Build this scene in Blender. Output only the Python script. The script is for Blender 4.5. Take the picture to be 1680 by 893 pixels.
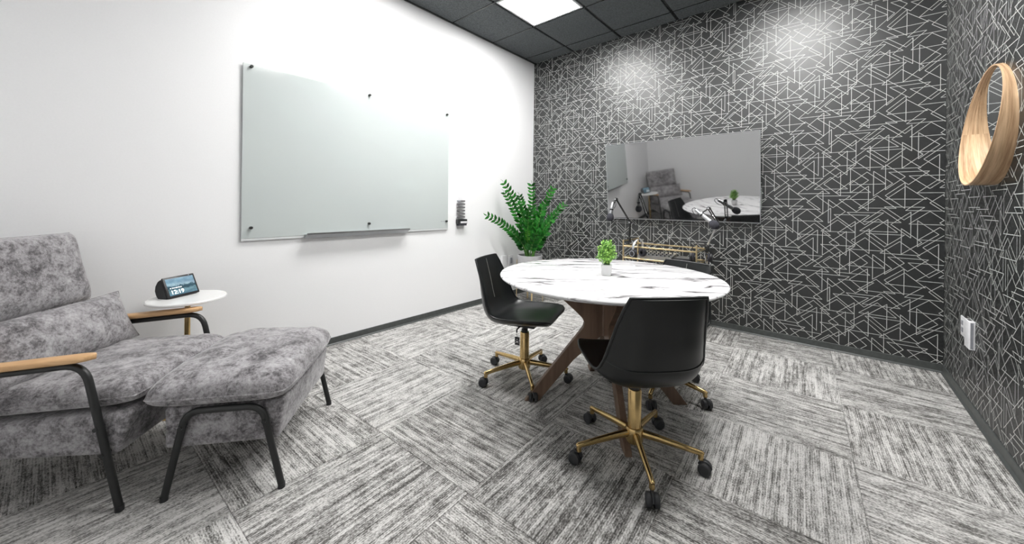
import bpy, bmesh, math, random
from mathutils import Vector, Matrix, noise
random.seed(7)
for o in list(bpy.data.objects): bpy.data.objects.remove(o, do_unlink=True)
scene = bpy.context.scene
COL = scene.collection
PI = math.pi

# ------------------------------------------------------------------ camera
W_PX, H_PX = 1680.0, 893.0
F_PX, PX, PY = 599.64, 840.0, 335.17
YAW, ROLL = 0.7105, 0.0117
CAM = Vector((2.9911, -3.9039, 1.1427))
cam_d = bpy.data.cameras.new('camera'); cam = bpy.data.objects.new('camera', cam_d); COL.objects.link(cam)
fw = Vector((-math.sin(YAW), math.cos(YAW), 0)); r0 = Vector((math.cos(YAW), math.sin(YAW), 0)); u0 = Vector((0, 0, 1))
rr = r0*math.cos(ROLL)+u0*math.sin(ROLL); uu = u0*math.cos(ROLL)-r0*math.sin(ROLL)
cam.matrix_world = Matrix(((rr.x, uu.x, -fw.x, CAM.x), (rr.y, uu.y, -fw.y, CAM.y), (rr.z, uu.z, -fw.z, CAM.z), (0, 0, 0, 1)))
cam_d.sensor_fit = 'HORIZONTAL'; cam_d.sensor_width = 36.0
cam_d.lens = F_PX/W_PX*36.0
cam_d.shift_x = (W_PX/2-PX)/W_PX
cam_d.shift_y = (PY-H_PX/2)/W_PX
cam_d.clip_start = 0.02
scene.camera = cam
# ------------------------------------------------------------------ world, exposure
world = bpy.data.worlds.new('world'); scene.world = world; world.use_nodes = True
world.node_tree.nodes['Background'].inputs[0].default_value = (0.9, 0.95, 1, 1)
world.node_tree.nodes['Background'].inputs[1].default_value = 0.3
scene.view_settings.view_transform = 'Standard'; scene.view_settings.look = 'None'
scene.view_settings.gamma = 1.0; scene.view_settings.use_curve_mapping = False
scene.view_settings.exposure = 1.55
PANEL_POWER = 15.0          # emission of the ceiling light diffusers

XR, YF, HC = 3.6195, -4.42, 3.035     # right wall, front wall, ceiling height

# ------------------------------------------------------------------ node materials
def new_mat(name):
    m = bpy.data.materials.new(name); m.use_nodes = True
    nt = m.node_tree; b = nt.nodes['Principled BSDF']
    return m, nt, b
def N(nt, t, **kw):
    n = nt.nodes.new(t)
    for k, v in kw.items():
        if k.startswith('in_'):
            key = k[3:]; key = int(key) if key.isdigit() else key.replace('_', ' ')
            n.inputs[key].default_value = v
        else: setattr(n, k, v)
    return n
def L(nt, a, b): nt.links.new(a, b)
def ramp(nt, fac, stops, interp='LINEAR'):
    r = nt.nodes.new('ShaderNodeValToRGB'); r.color_ramp.interpolation = interp
    el = r.color_ramp.elements
    while len(el) < len(stops): el.new(0.5)
    for e, (p, c) in zip(el, stops):
        e.position = p; e.color = (c[0], c[1], c[2], 1) if not isinstance(c, (int, float)) else (c, c, c, 1)
    L(nt, fac, r.inputs[0]); return r.outputs[0]
def coords(nt, scale=(1, 1, 1), rot=(0, 0, 0), rnd=0.0, kind='Object'):
    tc = N(nt, 'ShaderNodeTexCoord'); mp = N(nt, 'ShaderNodeMapping')
    mp.inputs['Scale'].default_value = scale; mp.inputs['Rotation'].default_value = rot
    out = tc.outputs[kind]
    if rnd:
        oi = N(nt, 'ShaderNodeObjectInfo'); mu = N(nt, 'ShaderNodeVectorMath', operation='MULTIPLY_ADD')
        cb = N(nt, 'ShaderNodeCombineXYZ')
        L(nt, oi.outputs['Random'], cb.inputs[0]); L(nt, oi.outputs['Random'], cb.inputs[1]); L(nt, oi.outputs['Random'], cb.inputs[2])
        mu.inputs[1].default_value = (rnd, rnd*1.7, rnd*0.6); L(nt, cb.outputs[0], mu.inputs[0]); L(nt, out, mu.inputs[2]); out = mu.outputs[0]
    L(nt, out, mp.inputs['Vector']); return mp.outputs['Vector']
def tex_noise(nt, vec, scale, detail=3, rough=0.5, dist=0.0):
    n = N(nt, 'ShaderNodeTexNoise'); n.inputs['Scale'].default_value = scale; n.inputs['Detail'].default_value = detail
    n.inputs['Roughness'].default_value = rough; n.inputs['Distortion'].default_value = dist
    L(nt, vec, n.inputs['Vector']); return n.outputs['Fac']
def math_n(nt, op, a, b=None, c=None, clamp=False):
    n = N(nt, 'ShaderNodeMath', operation=op, use_clamp=clamp)
    for i, v in enumerate((a, b, c)):
        if v is None: continue
        if isinstance(v, (int, float)): n.inputs[i].default_value = v
        else: L(nt, v, n.inputs[i])
    return n.outputs[0]
def bump(nt, b, h, strength, dist=0.002):
    n = N(nt, 'ShaderNodeBump'); n.inputs['Strength'].default_value = strength; n.inputs['Distance'].default_value = dist
    L(nt, h, n.inputs['Height']); L(nt, n.outputs[0], b.inputs['Normal'])
def plain(name, col, rough=0.5, metal=0.0, var=0.06, nscale=30.0, spec=0.5, bmp=0.0, coat=0.0):
    m, nt, b = new_mat(name)
    v = coords(nt); n = tex_noise(nt, v, nscale, 3)
    c = ramp(nt, n, [(0.3, [x*(1-var) for x in col]), (0.7, [min(1, x*(1+var)) for x in col])])
    L(nt, c, b.inputs['Base Color'])
    b.inputs['Roughness'].default_value = rough; b.inputs['Metallic'].default_value = metal
    b.inputs['Specular IOR Level'].default_value = spec; b.inputs['Coat Weight'].default_value = coat
    if bmp: bump(nt, b, n, bmp)
    return m

M = {}
M['white_wall'] = plain('painted_white_wall', (0.89, 0.892, 0.90), 0.55, var=0.01, nscale=120, spec=0.3, bmp=0.03)
M['wallpaper'] = plain('black_satin_wallpaper', (0.0045, 0.0062, 0.0066), 0.415, var=0.12, nscale=350, spec=1.0, bmp=0.06)
M['print'] = plain('white_printed_line', (0.62, 0.64, 0.62), 0.45, var=0.05, nscale=60)
M['base'] = plain('dark_vinyl_baseboard', (0.062, 0.068, 0.066), 0.42, var=0.15, nscale=40)
M['black_trim'] = plain('black_metal_trim', (0.012, 0.013, 0.013), 0.4, var=0.1)
M['tbar'] = plain('black_ceiling_grid', (0.020, 0.022, 0.022), 0.22, var=0.1)
M['slab'] = plain('dark_subfloor', (0.06, 0.06, 0.058), 0.9)
M['plenum'] = plain('dark_plenum', (0.012, 0.012, 0.012), 0.9)
M['black_metal'] = plain('black_powder_coated_metal', (0.013, 0.014, 0.014), 0.42, var=0.1, nscale=80)
M['brass'] = plain('brushed_brass', (0.62, 0.44, 0.20), 0.24, 1.0, var=0.12, nscale=25)
M['gold_cart'] = plain('pale_gold_metal', (0.80, 0.64, 0.38), 0.32, 1.0, var=0.08, nscale=25)
M['chrome'] = plain('polished_steel', (0.72, 0.72, 0.73), 0.16, 1.0, var=0.04)
M['alu'] = plain('brushed_aluminium', (0.62, 0.63, 0.65), 0.3, 1.0, var=0.05)
M['tray'] = plain('grey_brushed_metal', (0.36, 0.37, 0.38), 0.33, 1.0, var=0.06)
M['plastic'] = plain('black_plastic', (0.016, 0.016, 0.018), 0.38, var=0.1)
M['rubber'] = plain('dark_grey_caster_plastic', (0.030, 0.031, 0.034), 0.48, var=0.15)
M['foam'] = plain('dark_foam', (0.040, 0.040, 0.050), 0.95, var=0.4, nscale=220, bmp=0.6)
M['white_plastic'] = plain('white_plastic', (0.80, 0.80, 0.82), 0.35, var=0.02)
M['grey_plastic'] = plain('grey_plastic', (0.30, 0.31, 0.34), 0.4, var=0.05)
M['marker_grey'] = plain('dark_marker_barrel', (0.10, 0.095, 0.10), 0.4)
M['white_stone'] = plain('white_stone_top', (0.80, 0.80, 0.79), 0.25, var=0.03, nscale=6)
M['pot_grey'] = plain('light_grey_ceramic', (0.50, 0.50, 0.51), 0.6, var=0.05)
M['pot_white'] = plain('white_ceramic', (0.82, 0.82, 0.82), 0.3, var=0.02)
M['soil'] = plain('dark_soil', (0.03, 0.022, 0.016), 0.95, var=0.5, nscale=120)
M['stem'] = plain('green_stem', (0.10, 0.25, 0.05), 0.5, var=0.2)
M['stitch'] = plain('pale_thread', (0.42, 0.42, 0.40), 0.7)
M['pale_cable'] = plain('pale_grey_cable', (0.55, 0.55, 0.56), 0.5)
M['mesh_dark'] = plain('charcoal_speaker_fabric', (0.045, 0.047, 0.05), 0.9, var=0.4, nscale=500, bmp=0.3)

def mat_leaf(name, c0, c1, scale=9):
    m, nt, b = new_mat(name)
    v = coords(nt, rnd=20); n = tex_noise(nt, v, scale, 2)
    oi = N(nt, 'ShaderNodeObjectInfo')
    f = math_n(nt, 'MULTIPLY_ADD', oi.outputs['Random'], 0.6, math_n(nt, 'MULTIPLY', n, 0.4))
    L(nt, ramp(nt, f, [(0.1, c0), (0.9, c1)]), b.inputs['Base Color'])
    b.inputs['Roughness'].default_value = 0.33
    return m
M['zz_leaf'] = mat_leaf('glossy_green_leaf', (0.010, 0.10, 0.016), (0.045, 0.33, 0.035))
M['young_leaf'] = mat_leaf('fresh_light_green_leaf', (0.10, 0.38, 0.03), (0.16, 0.5, 0.05))
def mat_bush():
    m, nt, b = new_mat('bright_green_foliage')
    v = coords(nt); n = tex_noise(nt, v, 45, 3)
    L(nt, ramp(nt, n, [(0.3, (0.07, 0.32, 0.03)), (0.62, (0.46, 0.74, 0.17))]), b.inputs['Base Color'])
    b.inputs['Roughness'].default_value = 0.5
    return m
M['bush'] = mat_bush()

def mat_carpet():
    m, nt, b = new_mat('loop_pile_carpet')
    v = coords(nt, rnd=37)
    def stretched(sx, sy, detail, rough):
        mp = N(nt, 'ShaderNodeMapping'); mp.inputs['Scale'].default_value = (sx, sy, 1); L(nt, v, mp.inputs['Vector'])
        return tex_noise(nt, mp.outputs[0], 1.0, detail, rough)
    sep = N(nt, 'ShaderNodeSeparateXYZ'); L(nt, v, sep.inputs[0])
    rib = math_n(nt, 'SINE', math_n(nt, 'MULTIPLY', sep.outputs[1], 2*PI/0.0085))
    loops = stretched(120, 230, 2, 0.6)
    streak = stretched(7, 150, 3, 0.7)
    streak2 = stretched(2.6, 62, 2, 0.55)
    blotch = stretched(15, 22, 5, 0.7)
    a = math_n(nt, 'MULTIPLY', rib, 0.07)
    a = math_n(nt, 'ADD', a, math_n(nt, 'MULTIPLY', loops, 1.15))
    a = math_n(nt, 'ADD', a, math_n(nt, 'MULTIPLY', streak, 0.9))
    a = math_n(nt, 'ADD', a, math_n(nt, 'MULTIPLY', streak2, 0.95))
    a = math_n(nt, 'ADD', a, math_n(nt, 'MULTIPLY', blotch, 1.0))
    a = math_n(nt, 'MULTIPLY_ADD', a, 0.92, -1.325)
    oi = N(nt, 'ShaderNodeObjectInfo')
    a = math_n(nt, 'ADD', a, math_n(nt, 'MULTIPLY_ADD', oi.outputs['Random'], 0.12, -0.06))
    c = ramp(nt, a, [(0.14, (0.060, 0.058, 0.055)), (0.36, (0.18, 0.175, 0.167)), (0.52, (0.36, 0.352, 0.340)), (0.76, (0.62, 0.61, 0.595))])
    L(nt, c, b.inputs['Base Color']); b.inputs['Roughness'].default_value = 0.95; b.inputs['Specular IOR Level'].default_value = 0.1
    bump(nt, b, a, 0.5, 0.003)
    return m
M['carpet'] = mat_carpet()

def mat_velvet():
    m, nt, b = new_mat('mottled_grey_velvet')
    v = coords(nt)
    n1 = tex_noise(nt, v, 20, 9, 0.76, 0.3); n2 = tex_noise(nt, v, 95, 5, 0.7); n3 = tex_noise(nt, v, 5, 2)
    f = math_n(nt, 'ADD', math_n(nt, 'MULTIPLY', n1, 0.55), math_n(nt, 'ADD', math_n(nt, 'MULTIPLY', n2, 0.35), math_n(nt, 'MULTIPLY', n3, 0.20)))
    c = ramp(nt, f, [(0.43, (0.070, 0.066, 0.070)), (0.51, (0.19, 0.181, 0.188)), (0.56, (0.30, 0.288, 0.298)), (0.68, (0.48, 0.467, 0.48))])
    L(nt, c, b.inputs['Base Color']); b.inputs['Roughness'].default_value = 0.85
    b.inputs['Specular IOR Level'].default_value = 0.15
    b.inputs['Sheen Weight'].default_value = 0.45; b.inputs['Sheen Roughness'].default_value = 0.4
    bump(nt, b, n2, 0.12, 0.004)
    return m
M['velvet'] = mat_velvet()

def mat_leather():
    m, nt, b = new_mat('black_leather')
    v = coords(nt); n = tex_noise(nt, v, 260, 3, 0.6); n2 = tex_noise(nt, v, 9, 2)
    L(nt, ramp(nt, n2, [(0.3, (0.0045, 0.0055, 0.0058)), (0.75, (0.009, 0.0105, 0.011))]), b.inputs['Base Color'])
    b.inputs['Roughness'].default_value = 0.29; b.inputs['Specular IOR Level'].default_value = 0.45
    bump(nt, b, n, 0.12, 0.001)
    return m
M['leather'] = mat_leather()

def mat_marble():
    m, nt, b = new_mat('white_marble_dark_veins')
    tc = N(nt, 'ShaderNodeTexCoord'); mp = N(nt, 'ShaderNodeMapping'); mp.inputs['Rotation'].default_value = (0, 0, -math.radians(38))
    L(nt, tc.outputs['Object'], mp.inputs['Vector'])
    def vein(sx, sy, off, width, warp, soft):
        wn = N(nt, 'ShaderNodeTexNoise'); wn.inputs['Scale'].default_value = 4.5; wn.inputs['Detail'].default_value = 4
        L(nt, mp.outputs[0], wn.inputs['Vector'])
        ad = N(nt, 'ShaderNodeVectorMath', operation='MULTIPLY_ADD'); ad.inputs[1].default_value = (warp, warp, 0)
        L(nt, wn.outputs['Color'], ad.inputs[0]); L(nt, mp.outputs[0], ad.inputs[2])
        m2 = N(nt, 'ShaderNodeMapping'); m2.inputs['Scale'].default_value = (sx, sy, 1); m2.inputs['Location'].default_value = off
        L(nt, ad.outputs[0], m2.inputs['Vector'])
        n = tex_noise(nt, m2.outputs[0], 1.0, 2, 0.45)
        d = math_n(nt, 'ABSOLUTE', math_n(nt, 'SUBTRACT', n, 0.5))
        return math_n(nt, 'SUBTRACT', 1.0, math_n(nt, 'DIVIDE', d, width), clamp=True)
    a = vein(1.05, 8.0, (3.1, 1.7, 0), 0.026, 0.14, 0)
    c2 = vein(1.6, 15, (7.7, 4.2, 0), 0.014, 0.16, 0)
    gate = tex_noise(nt, mp.outputs[0], 4.0, 2)
    g = ramp(nt, gate, [(0.36, 0.35), (0.55, 1.0)])
    g2 = ramp(nt, gate, [(0.45, 0.85), (0.60, 0.08)])
    f = math_n(nt, 'ADD', math_n(nt, 'MULTIPLY', math_n(nt, 'POWER', a, 0.8), g), math_n(nt, 'MULTIPLY', math_n(nt, 'MULTIPLY', c2, 0.55), g2), clamp=True)
    col = ramp(nt, f, [(0.0, (0.80, 0.80, 0.81)), (0.45, (0.42, 0.41, 0.42)), (1.0, (0.070, 0.062, 0.066))])
    L(nt, col, b.inputs['Base Color']); b.inputs['Roughness'].default_value = 0.16
    return m
M['marble'] = mat_marble()

def mat_wood(name, c0, c1, axis='X', scale=1.0, rough=0.45, uv=False):
    m, nt, b = new_mat(name)
    if uv: v0 = N(nt, 'ShaderNodeUVMap').outputs[0]
    else: v0 = N(nt, 'ShaderNodeTexCoord').outputs['Object']
    mp = N(nt, 'ShaderNodeMapping')
    s = {'X': (1.6, 22, 22), 'Y': (22, 1.6, 22), 'Z': (22, 22, 1.6)}[axis]
    mp.inputs['Scale'].default_value = [q*scale for q in s]; L(nt, v0, mp.inputs['Vector'])
    n = tex_noise(nt, mp.outputs[0], 1.0, 4, 0.6, 0.6); n2 = tex_noise(nt, mp.outputs[0], 5.0, 2, 0.6)
    f = math_n(nt, 'ADD', math_n(nt, 'MULTIPLY', n, 0.75), math_n(nt, 'MULTIPLY', n2, 0.25))
    L(nt, ramp(nt, f, [(0.35, c0), (0.62, c1)]), b.inputs['Base Color'])
    b.inputs['Roughness'].default_value = rough; bump(nt, b, n, 0.05)
    return m
M['walnut'] = mat_wood('dark_walnut', (0.105, 0.066, 0.045), (0.185, 0.118, 0.080), 'Z', 0.8)
M['oak'] = mat_wood('light_oak', (0.50, 0.28, 0.12), (0.72, 0.46, 0.24), 'X', 1.5)
M['veneer'] = mat_wood('wood_veneer', (0.30, 0.160, 0.075), (0.74, 0.52, 0.32), 'X', 1.25, 0.38, uv=True)

def mat_ceiling_tile():
    m, nt, b = new_mat('charcoal_mineral_fibre')
    v = coords(nt, rnd=11); n = tex_noise(nt, v, 230, 3, 0.7); n2 = tex_noise(nt, v, 60, 2)
    f = math_n(nt, 'ADD', math_n(nt, 'MULTIPLY', n, 0.8), math_n(nt, 'MULTIPLY', n2, 0.2))
    L(nt, ramp(nt, f, [(0.38, (0.045, 0.050, 0.052)), (0.64, (0.170, 0.183, 0.190))]), b.inputs['Base Color'])
    b.inputs['Roughness'].default_value = 0.85; b.inputs['Specular IOR Level'].default_value = 0.25
    bump(nt, b, n, 0.3, 0.002)
    return m
M['ceil_tile'] = mat_ceiling_tile()

def mat_board():
    m, nt, b = new_mat('frosted_green_white_glass')
    v = coords(nt); n = tex_noise(nt, v, 1.3, 2)
    L(nt, ramp(nt, n, [(0.3, (0.515, 0.557, 0.553)), (0.7, (0.54, 0.585, 0.575))]), b.inputs['Base Color'])
    b.inputs['Roughness'].default_value = 0.10; b.inputs['Specular IOR Level'].default_value = 0.35
    return m
M['board'] = mat_board()
def mat_screen():
    m, nt, b = new_mat('dark_glossy_screen')
    v = coords(nt); n = tex_noise(nt, v, 2.0, 2)
    L(nt, ramp(nt, n, [(0.3, (0.008, 0.0085, 0.009)), (0.7, (0.010, 0.0105, 0.011))]), b.inputs['Base Color'])
    b.inputs['Roughness'].default_value = 0.035; b.inputs['IOR'].default_value = 4.2; b.inputs['Specular IOR Level'].default_value = 0.5
    return m
M['screen'] = mat_screen()
M['clear_edge'] = plain('pale_clear_glass_edge', (0.66, 0.68, 0.68), 0.12, var=0.02)
def mat_mirror():
    m, nt, b = new_mat('silvered_mirror')
    v = coords(nt); n = tex_noise(nt, v, 3.0, 2)
    L(nt, ramp(nt, n, [(0.3, (0.84, 0.86, 0.86)), (0.7, (0.86, 0.88, 0.88))]), b.inputs['Base Color'])
    b.inputs['Metallic'].default_value = 1.0; b.inputs['Roughness'].default_value = 0.02
    return m
M['mirror'] = mat_mirror()
def mat_emit(name, col, strength):
    m, nt, b = new_mat(name)
    v = coords(nt); n = tex_noise(nt, v, 3, 1)
    L(nt, ramp(nt, n, [(0.3, col), (0.7, [min(1, x*1.01) for x in col])]), b.inputs['Emission Color'])
    b.inputs['Base Color'].default_value = (0.8, 0.8, 0.8, 1); b.inputs['Emission Strength'].default_value = strength
    return m
M['panel'] = mat_emit('lit_diffuser', (1.0, 0.985, 0.97), PANEL_POWER)
M['white_glow'] = mat_emit('lit_white_digits', (0.95, 0.97, 1.0), 0.5)
def mat_landscape():
    # picture shown by the little display: hazy blue sky over dark tree line and water
    m, nt, b = new_mat('lit_landscape_picture')
    tc = N(nt, 'ShaderNodeTexCoord'); sp = N(nt, 'ShaderNodeSeparateXYZ'); L(nt, tc.outputs['Object'], sp.inputs[0])
    mp = N(nt, 'ShaderNodeMapping'); mp.inputs['Scale'].default_value = (1, 1, 2.2); L(nt, tc.outputs['Object'], mp.inputs[0])
    n = tex_noise(nt, mp.outputs[0], 55, 4, 0.6); n1 = tex_noise(nt, mp.outputs[0], 18, 3)
    y = math_n(nt, 'ADD', sp.outputs[2], math_n(nt, 'MULTIPLY_ADD', n, 0.05, -0.025))
    f = math_n(nt, 'MULTIPLY', y, 1/0.108)
    c = ramp(nt, f, [(0.0, (0.10, 0.22, 0.30)), (0.22, (0.20, 0.36, 0.42)), (0.34, (0.03, 0.08, 0.11)), (0.45, (0.05, 0.12, 0.16)), (0.52, (0.36, 0.52, 0.62)), (0.75, (0.20, 0.36, 0.48)), (1.0, (0.42, 0.56, 0.66))])
    mx = N(nt, 'ShaderNodeMix', data_type='RGBA', blend_type='OVERLAY'); mx.inputs['Factor'].default_value = 0.6
    L(nt, c, mx.inputs['A']); L(nt, ramp(nt, n1, [(0.3, 0.25), (0.7, 0.8)]), mx.inputs['B'])
    L(nt, mx.outputs['Result'], b.inputs['Emission Color']); b.inputs['Emission Strength'].default_value = 0.32
    b.inputs['Base Color'].default_value = (0.01, 0.01, 0.01, 1); b.inputs['Roughness'].default_value = 0.1
    return m
M['landscape'] = mat_landscape()

# ------------------------------------------------------------------ mesh helpers
def mesh(name, bm, mat, parent=None, smooth=False, auto=None):
    me = bpy.data.meshes.new(name); bm.normal_update(); bm.to_mesh(me); bm.free()
    if isinstance(mat, str): mat = M[mat]
    me.materials.append(mat)
    if smooth:
        for p in me.polygons: p.use_smooth = True
    if auto is not None: me.set_sharp_from_angle(angle=math.radians(auto))
    o = bpy.data.objects.new(name, me); COL.objects.link(o)
    if parent: o.parent = parent
    return o
def share(name, me, parent=None, loc=(0, 0, 0), rot=(0, 0, 0)):
    o = bpy.data.objects.new(name, me); COL.objects.link(o); o.location = loc; o.rotation_euler = rot
    if parent: o.parent = parent
    return o
def thing(name, label, cat, loc=(0, 0, 0), rz=0.0, group=None):
    o = bpy.data.objects.new(name, None); COL.objects.link(o); o.empty_display_size = 0.1
    o.location = loc; o.rotation_euler = (0, 0, rz); return tag(o, label, cat, group)
def tag(o, label, cat, group=None):
    o['label'] = label; o['category'] = cat
    if group: o['group'] = group
    return o
def struct(o, label=None):
    o['kind'] = 'structure'
    if label: o['label'] = label
    return o
def copy_tree(o, parent=None):
    c = o.copy(); COL.objects.link(c); c.parent = parent
    for ch in list(o.children): copy_tree(ch, c)
    return c
def bx(bm, lo, hi, bev=0.0, seg=2, mtx=None):
    r = bmesh.ops.create_cube(bm, size=1.0)
    vs = r['verts']
    for v in vs:
        v.co = Vector([lo[i]+(v.co[i]+0.5)*(hi[i]-lo[i]) for i in range(3)])
    if bev > 0:
        es = list({e for v in vs for e in v.link_edges})
        rb = bmesh.ops.bevel(bm, geom=es, offset=bev, segments=seg, profile=0.5, affect='EDGES')
        vs = list({v for f in rb['faces'] for v in f.verts} | {v for v in vs if v.is_valid})
        vs = list(set(vs) | {v for f in rb['faces'] for e in f.edges for lf in e.link_faces for v in lf.verts})
    if mtx is not None:
        for v in vs: v.co = mtx @ v.co
    return vs
def box_obj(name, lo, hi, mat, parent=None, bev=0.0, seg=2, smooth=None):
    bm = bmesh.new(); bx(bm, lo, hi, bev, seg)
    return mesh(name, bm, mat, parent, smooth=bev > 0 and seg > 1, auto=40 if bev > 0 and seg > 1 else None)
def tube(bm, pts, rad, n=10, closed=False, caps=True, squash=None):
    pts = [Vector(p) for p in pts]; m = len(pts)
    rads = rad if isinstance(rad, (list, tuple)) else [rad]*m
    up = None; rings = []
    for i in range(m):
        a = pts[(i-1) % m] if (closed or i > 0) else pts[i]; b = pts[(i+1) % m] if (closed or i < m-1) else pts[i]
        t = (b-a).normalized()
        if up is None:
            up = Vector((0, 0, 1)) if abs(t.z) < 0.9 else Vector((1, 0, 0))
        s = t.cross(up)
        if s.length < 1e-5: s = t.orthogonal()
        s.normalize(); up = s.cross(t).normalized()
        ring = []
        for k in range(n):
            an = 2*PI*k/n; x = math.cos(an); y = math.sin(an)
            if squash: x *= squash[0]; y *= squash[1]
            ring.append(bm.verts.new(pts[i]+(s*x+up*y)*rads[i]))
        rings.append(ring)
    for i in range(m if closed else m-1):
        A = rings[i]; B = rings[(i+1) % m]
        for k in range(n):
            bm.faces.new((A[k], A[(k+1) % n], B[(k+1) % n], B[k]))
    if caps and not closed:
        bm.faces.new(rings[0][::-1]); bm.faces.new(rings[-1])
def lathe(bm, prof, n=32, center=(0, 0), mtx=None):
    rings = []
    for r, z in prof:
        if r < 1e-6: rings.append([bm.verts.new((center[0], center[1], z))])
        else: rings.append([bm.verts.new((center[0]+r*math.cos(2*PI*k/n), center[1]+r*math.sin(2*PI*k/n), z)) for k in range(n)])
    for A, B in zip(rings, rings[1:]):
        for k in range(n):
            k2 = (k+1) % n
            if len(A) == 1 and len(B) == 1: continue
            if len(A) == 1: bm.faces.new((A[0], B[k2], B[k]))
            elif len(B) == 1: bm.faces.new((A[k], A[k2], B[0]))
            else: bm.faces.new((A[k], A[k2], B[k2], B[k]))
    if mtx is not None:
        for R in rings:
            for v in R: v.co = mtx @ v.co
def lathe_obj(name, prof, mat, parent=None, n=32, loc=(0, 0, 0), mtx=None, auto=40):
    bm = bmesh.new(); lathe(bm, prof, n, mtx=mtx); bmesh.ops.recalc_face_normals(bm, faces=bm.faces)
    o = mesh(name, bm, mat, parent, smooth=True, auto=auto); o.location = loc; return o
def tube_obj(name, pts, rad, mat, parent=None, n=10, closed=False, squash=None):
    bm = bmesh.new(); tube(bm, pts, rad, n, closed, squash=squash); bmesh.ops.recalc_face_normals(bm, faces=bm.faces)
    return mesh(name, bm, mat, parent, smooth=True, auto=50)
def prism(bm, poly, y0, y1):
    # poly in (x, z), extruded along y
    a = [bm.verts.new((x, y0, z)) for x, z in poly]; b = [bm.verts.new((x, y1, z)) for x, z in poly]
    n = len(poly)
    bm.faces.new(a); bm.faces.new(b[::-1])
    for i in range(n): bm.faces.new((a[i], b[i], b[(i+1) % n], a[(i+1) % n]))
    bmesh.ops.recalc_face_normals(bm, faces=bm.faces)
def catmull(pts, k=8):
    P = [Vector(p) for p in pts]; out = []
    P2 = [P[0]*2-P[1]]+P+[P[-1]*2-P[-2]]
    for i in range(1, len(P2)-2):
        for j in range(k):
            t = j/k; a, b, c, d = P2[i-1:i+3]
            out.append(0.5*((2*b)+(c-a)*t+(2*a-5*b+4*c-d)*t*t+(3*b-a-3*c+d)*t**3))
    out.append(P[-1]); return out
def fillet(pts, r, k=6):
    # round the inner corners of a polyline
    P = [Vector(p) for p in pts]; out = [P[0]]
    for a, b, c in zip(P, P[1:], P[2:]):
        d1 = (a-b); d2 = (c-b); q = min(r, d1.length*0.48, d2.length*0.48)
        s = b+d1.normalized()*q; e = b+d2.normalized()*q
        for j in range(k+1):
            t = j/k; out.append(s*(1-t)**2+b*2*t*(1-t)+e*t*t)
    out.append(P[-1]); return out
def pillow(bm, a, b, h_top, h_bot, p=5.0, e=0.5, pinch=0.05, nu=44, nv=30, wrinkle=0.006, seed=0.0, mtx=None, wf=9.0, corner=0.0):
    """soft cushion with a knife edge, half sizes a x b, crown heights above / below the seam; returns the seam outline"""
    def plan(u, v):
        c = 1-corner*(abs(u)*abs(v))**5; x = a*u*(1-pinch*(1-v*v))*c; y = b*v*(1-pinch*(1-u*u))*c; return x, y
    top = {}; bot = {}; rim = []
    for i in range(nu+1):
        for j in range(nv+1):
            u = -1+2*i/nu; v = -1+2*j/nv
            u = math.sin(u*PI/2)*0.75+u*0.25; v = math.sin(v*PI/2)*0.75+v*0.25
            x, y = plan(u, v)
            g = max(0.0, (1-abs(u)**p))**e*max(0.0, (1-abs(v)**p))**e
            w = wrinkle*noise.noise(Vector((x*wf+seed, y*wf, seed)))+0.5*wrinkle*noise.noise(Vector((x*wf*2.3+seed, y*wf*2.3, seed+5)))
            zt = h_top*g+w*g; zb = -h_bot*g
            c = Vector((x, y, zt)); d = Vector((x, y, zb))
            if mtx is not None: c = mtx @ c; d = mtx @ d
            top[i, j] = bm.verts.new(c)
            edge = i in (0, nu) or j in (0, nv)
            bot[i, j] = top[i, j] if edge else bm.verts.new(d)
    for i in range(nu):
        for j in range(nv):
            bm.faces.new((top[i, j], top[i+1, j], top[i+1, j+1], top[i, j+1]))
            q = (bot[i, j], bot[i, j+1], bot[i+1, j+1], bot[i+1, j])
            if len(set(q)) >= 3:
                try: bm.faces.new(q)
                except ValueError: pass
    path = [top[i, 0].co.copy() for i in range(nu)]+[top[nu, j].co.copy() for j in range(nv)]+[top[i, nv].co.copy() for i in range(nu, 0, -1)]+[top[0, j].co.copy() for j in range(nv, 0, -1)]
    return path

# ================================================================== SETTING
# ---- floor with carpet tiles (quarter-turned squares, laid slightly off the walls)
floor = struct(box_obj('floor', (-0.1, YF-0.1, -0.10), (XR+0.1, 0.1, -0.006), 'slab'), 'grey carpet tile floor laid in quarter turns')
TS, TH = 0.61, math.radians(2.5); TO = Vector((1.93, -2.915))
e1 = Vector((math.cos(TH), math.sin(TH))); e2 = Vector((-math.sin(TH), math.cos(TH)))
def clip(poly, ax, val, keep_less):
    out = []
    for i in range(len(poly)):
        p, q = poly[i], poly[(i+1) % len(poly)]
        ip = (p[ax] <= val) == keep_less or p[ax] == val; iq = (q[ax] <= val) == keep_less or q[ax] == val
        if ip: out.append(p)
        if ip != iq:
            t = (val-p[ax])/(q[ax]-p[ax]); out.append(p.lerp(q, t))
    return out
def tile_mesh(poly):
    bm = bmesh.new(); c = sum(poly, Vector((0, 0)))/len(poly)
    rings = []
    for z, ins in ((-0.006, 0.0006), (-0.0016, 0.0006), (0.0, 0.0026)):
        rings.append([bm.verts.new((*(p+(c-p).normalized()*ins*1.4), z)) for p in poly])
    n = len(poly)
    for A, B in zip(rings, rings[1:]):
        for i in range(n): bm.faces.new((A[i], A[(i+1) % n], B[(i+1) % n], B[i]))
    bm.faces.new(rings[-1]); bm.faces.new(rings[0][::-1]); bmesh.ops.recalc_face_normals(bm, faces=bm.faces)
    me = bpy.data.meshes.new('carpet_tile'); bm.to_mesh(me); bm.free(); me.materials.append(M['carpet']); return me
sq = [Vector((-TS/2, -TS/2)), Vector((TS/2, -TS/2)), Vector((TS/2, TS/2)), Vector((-TS/2, TS/2))]
full_tile = tile_mesh(sq)
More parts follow.
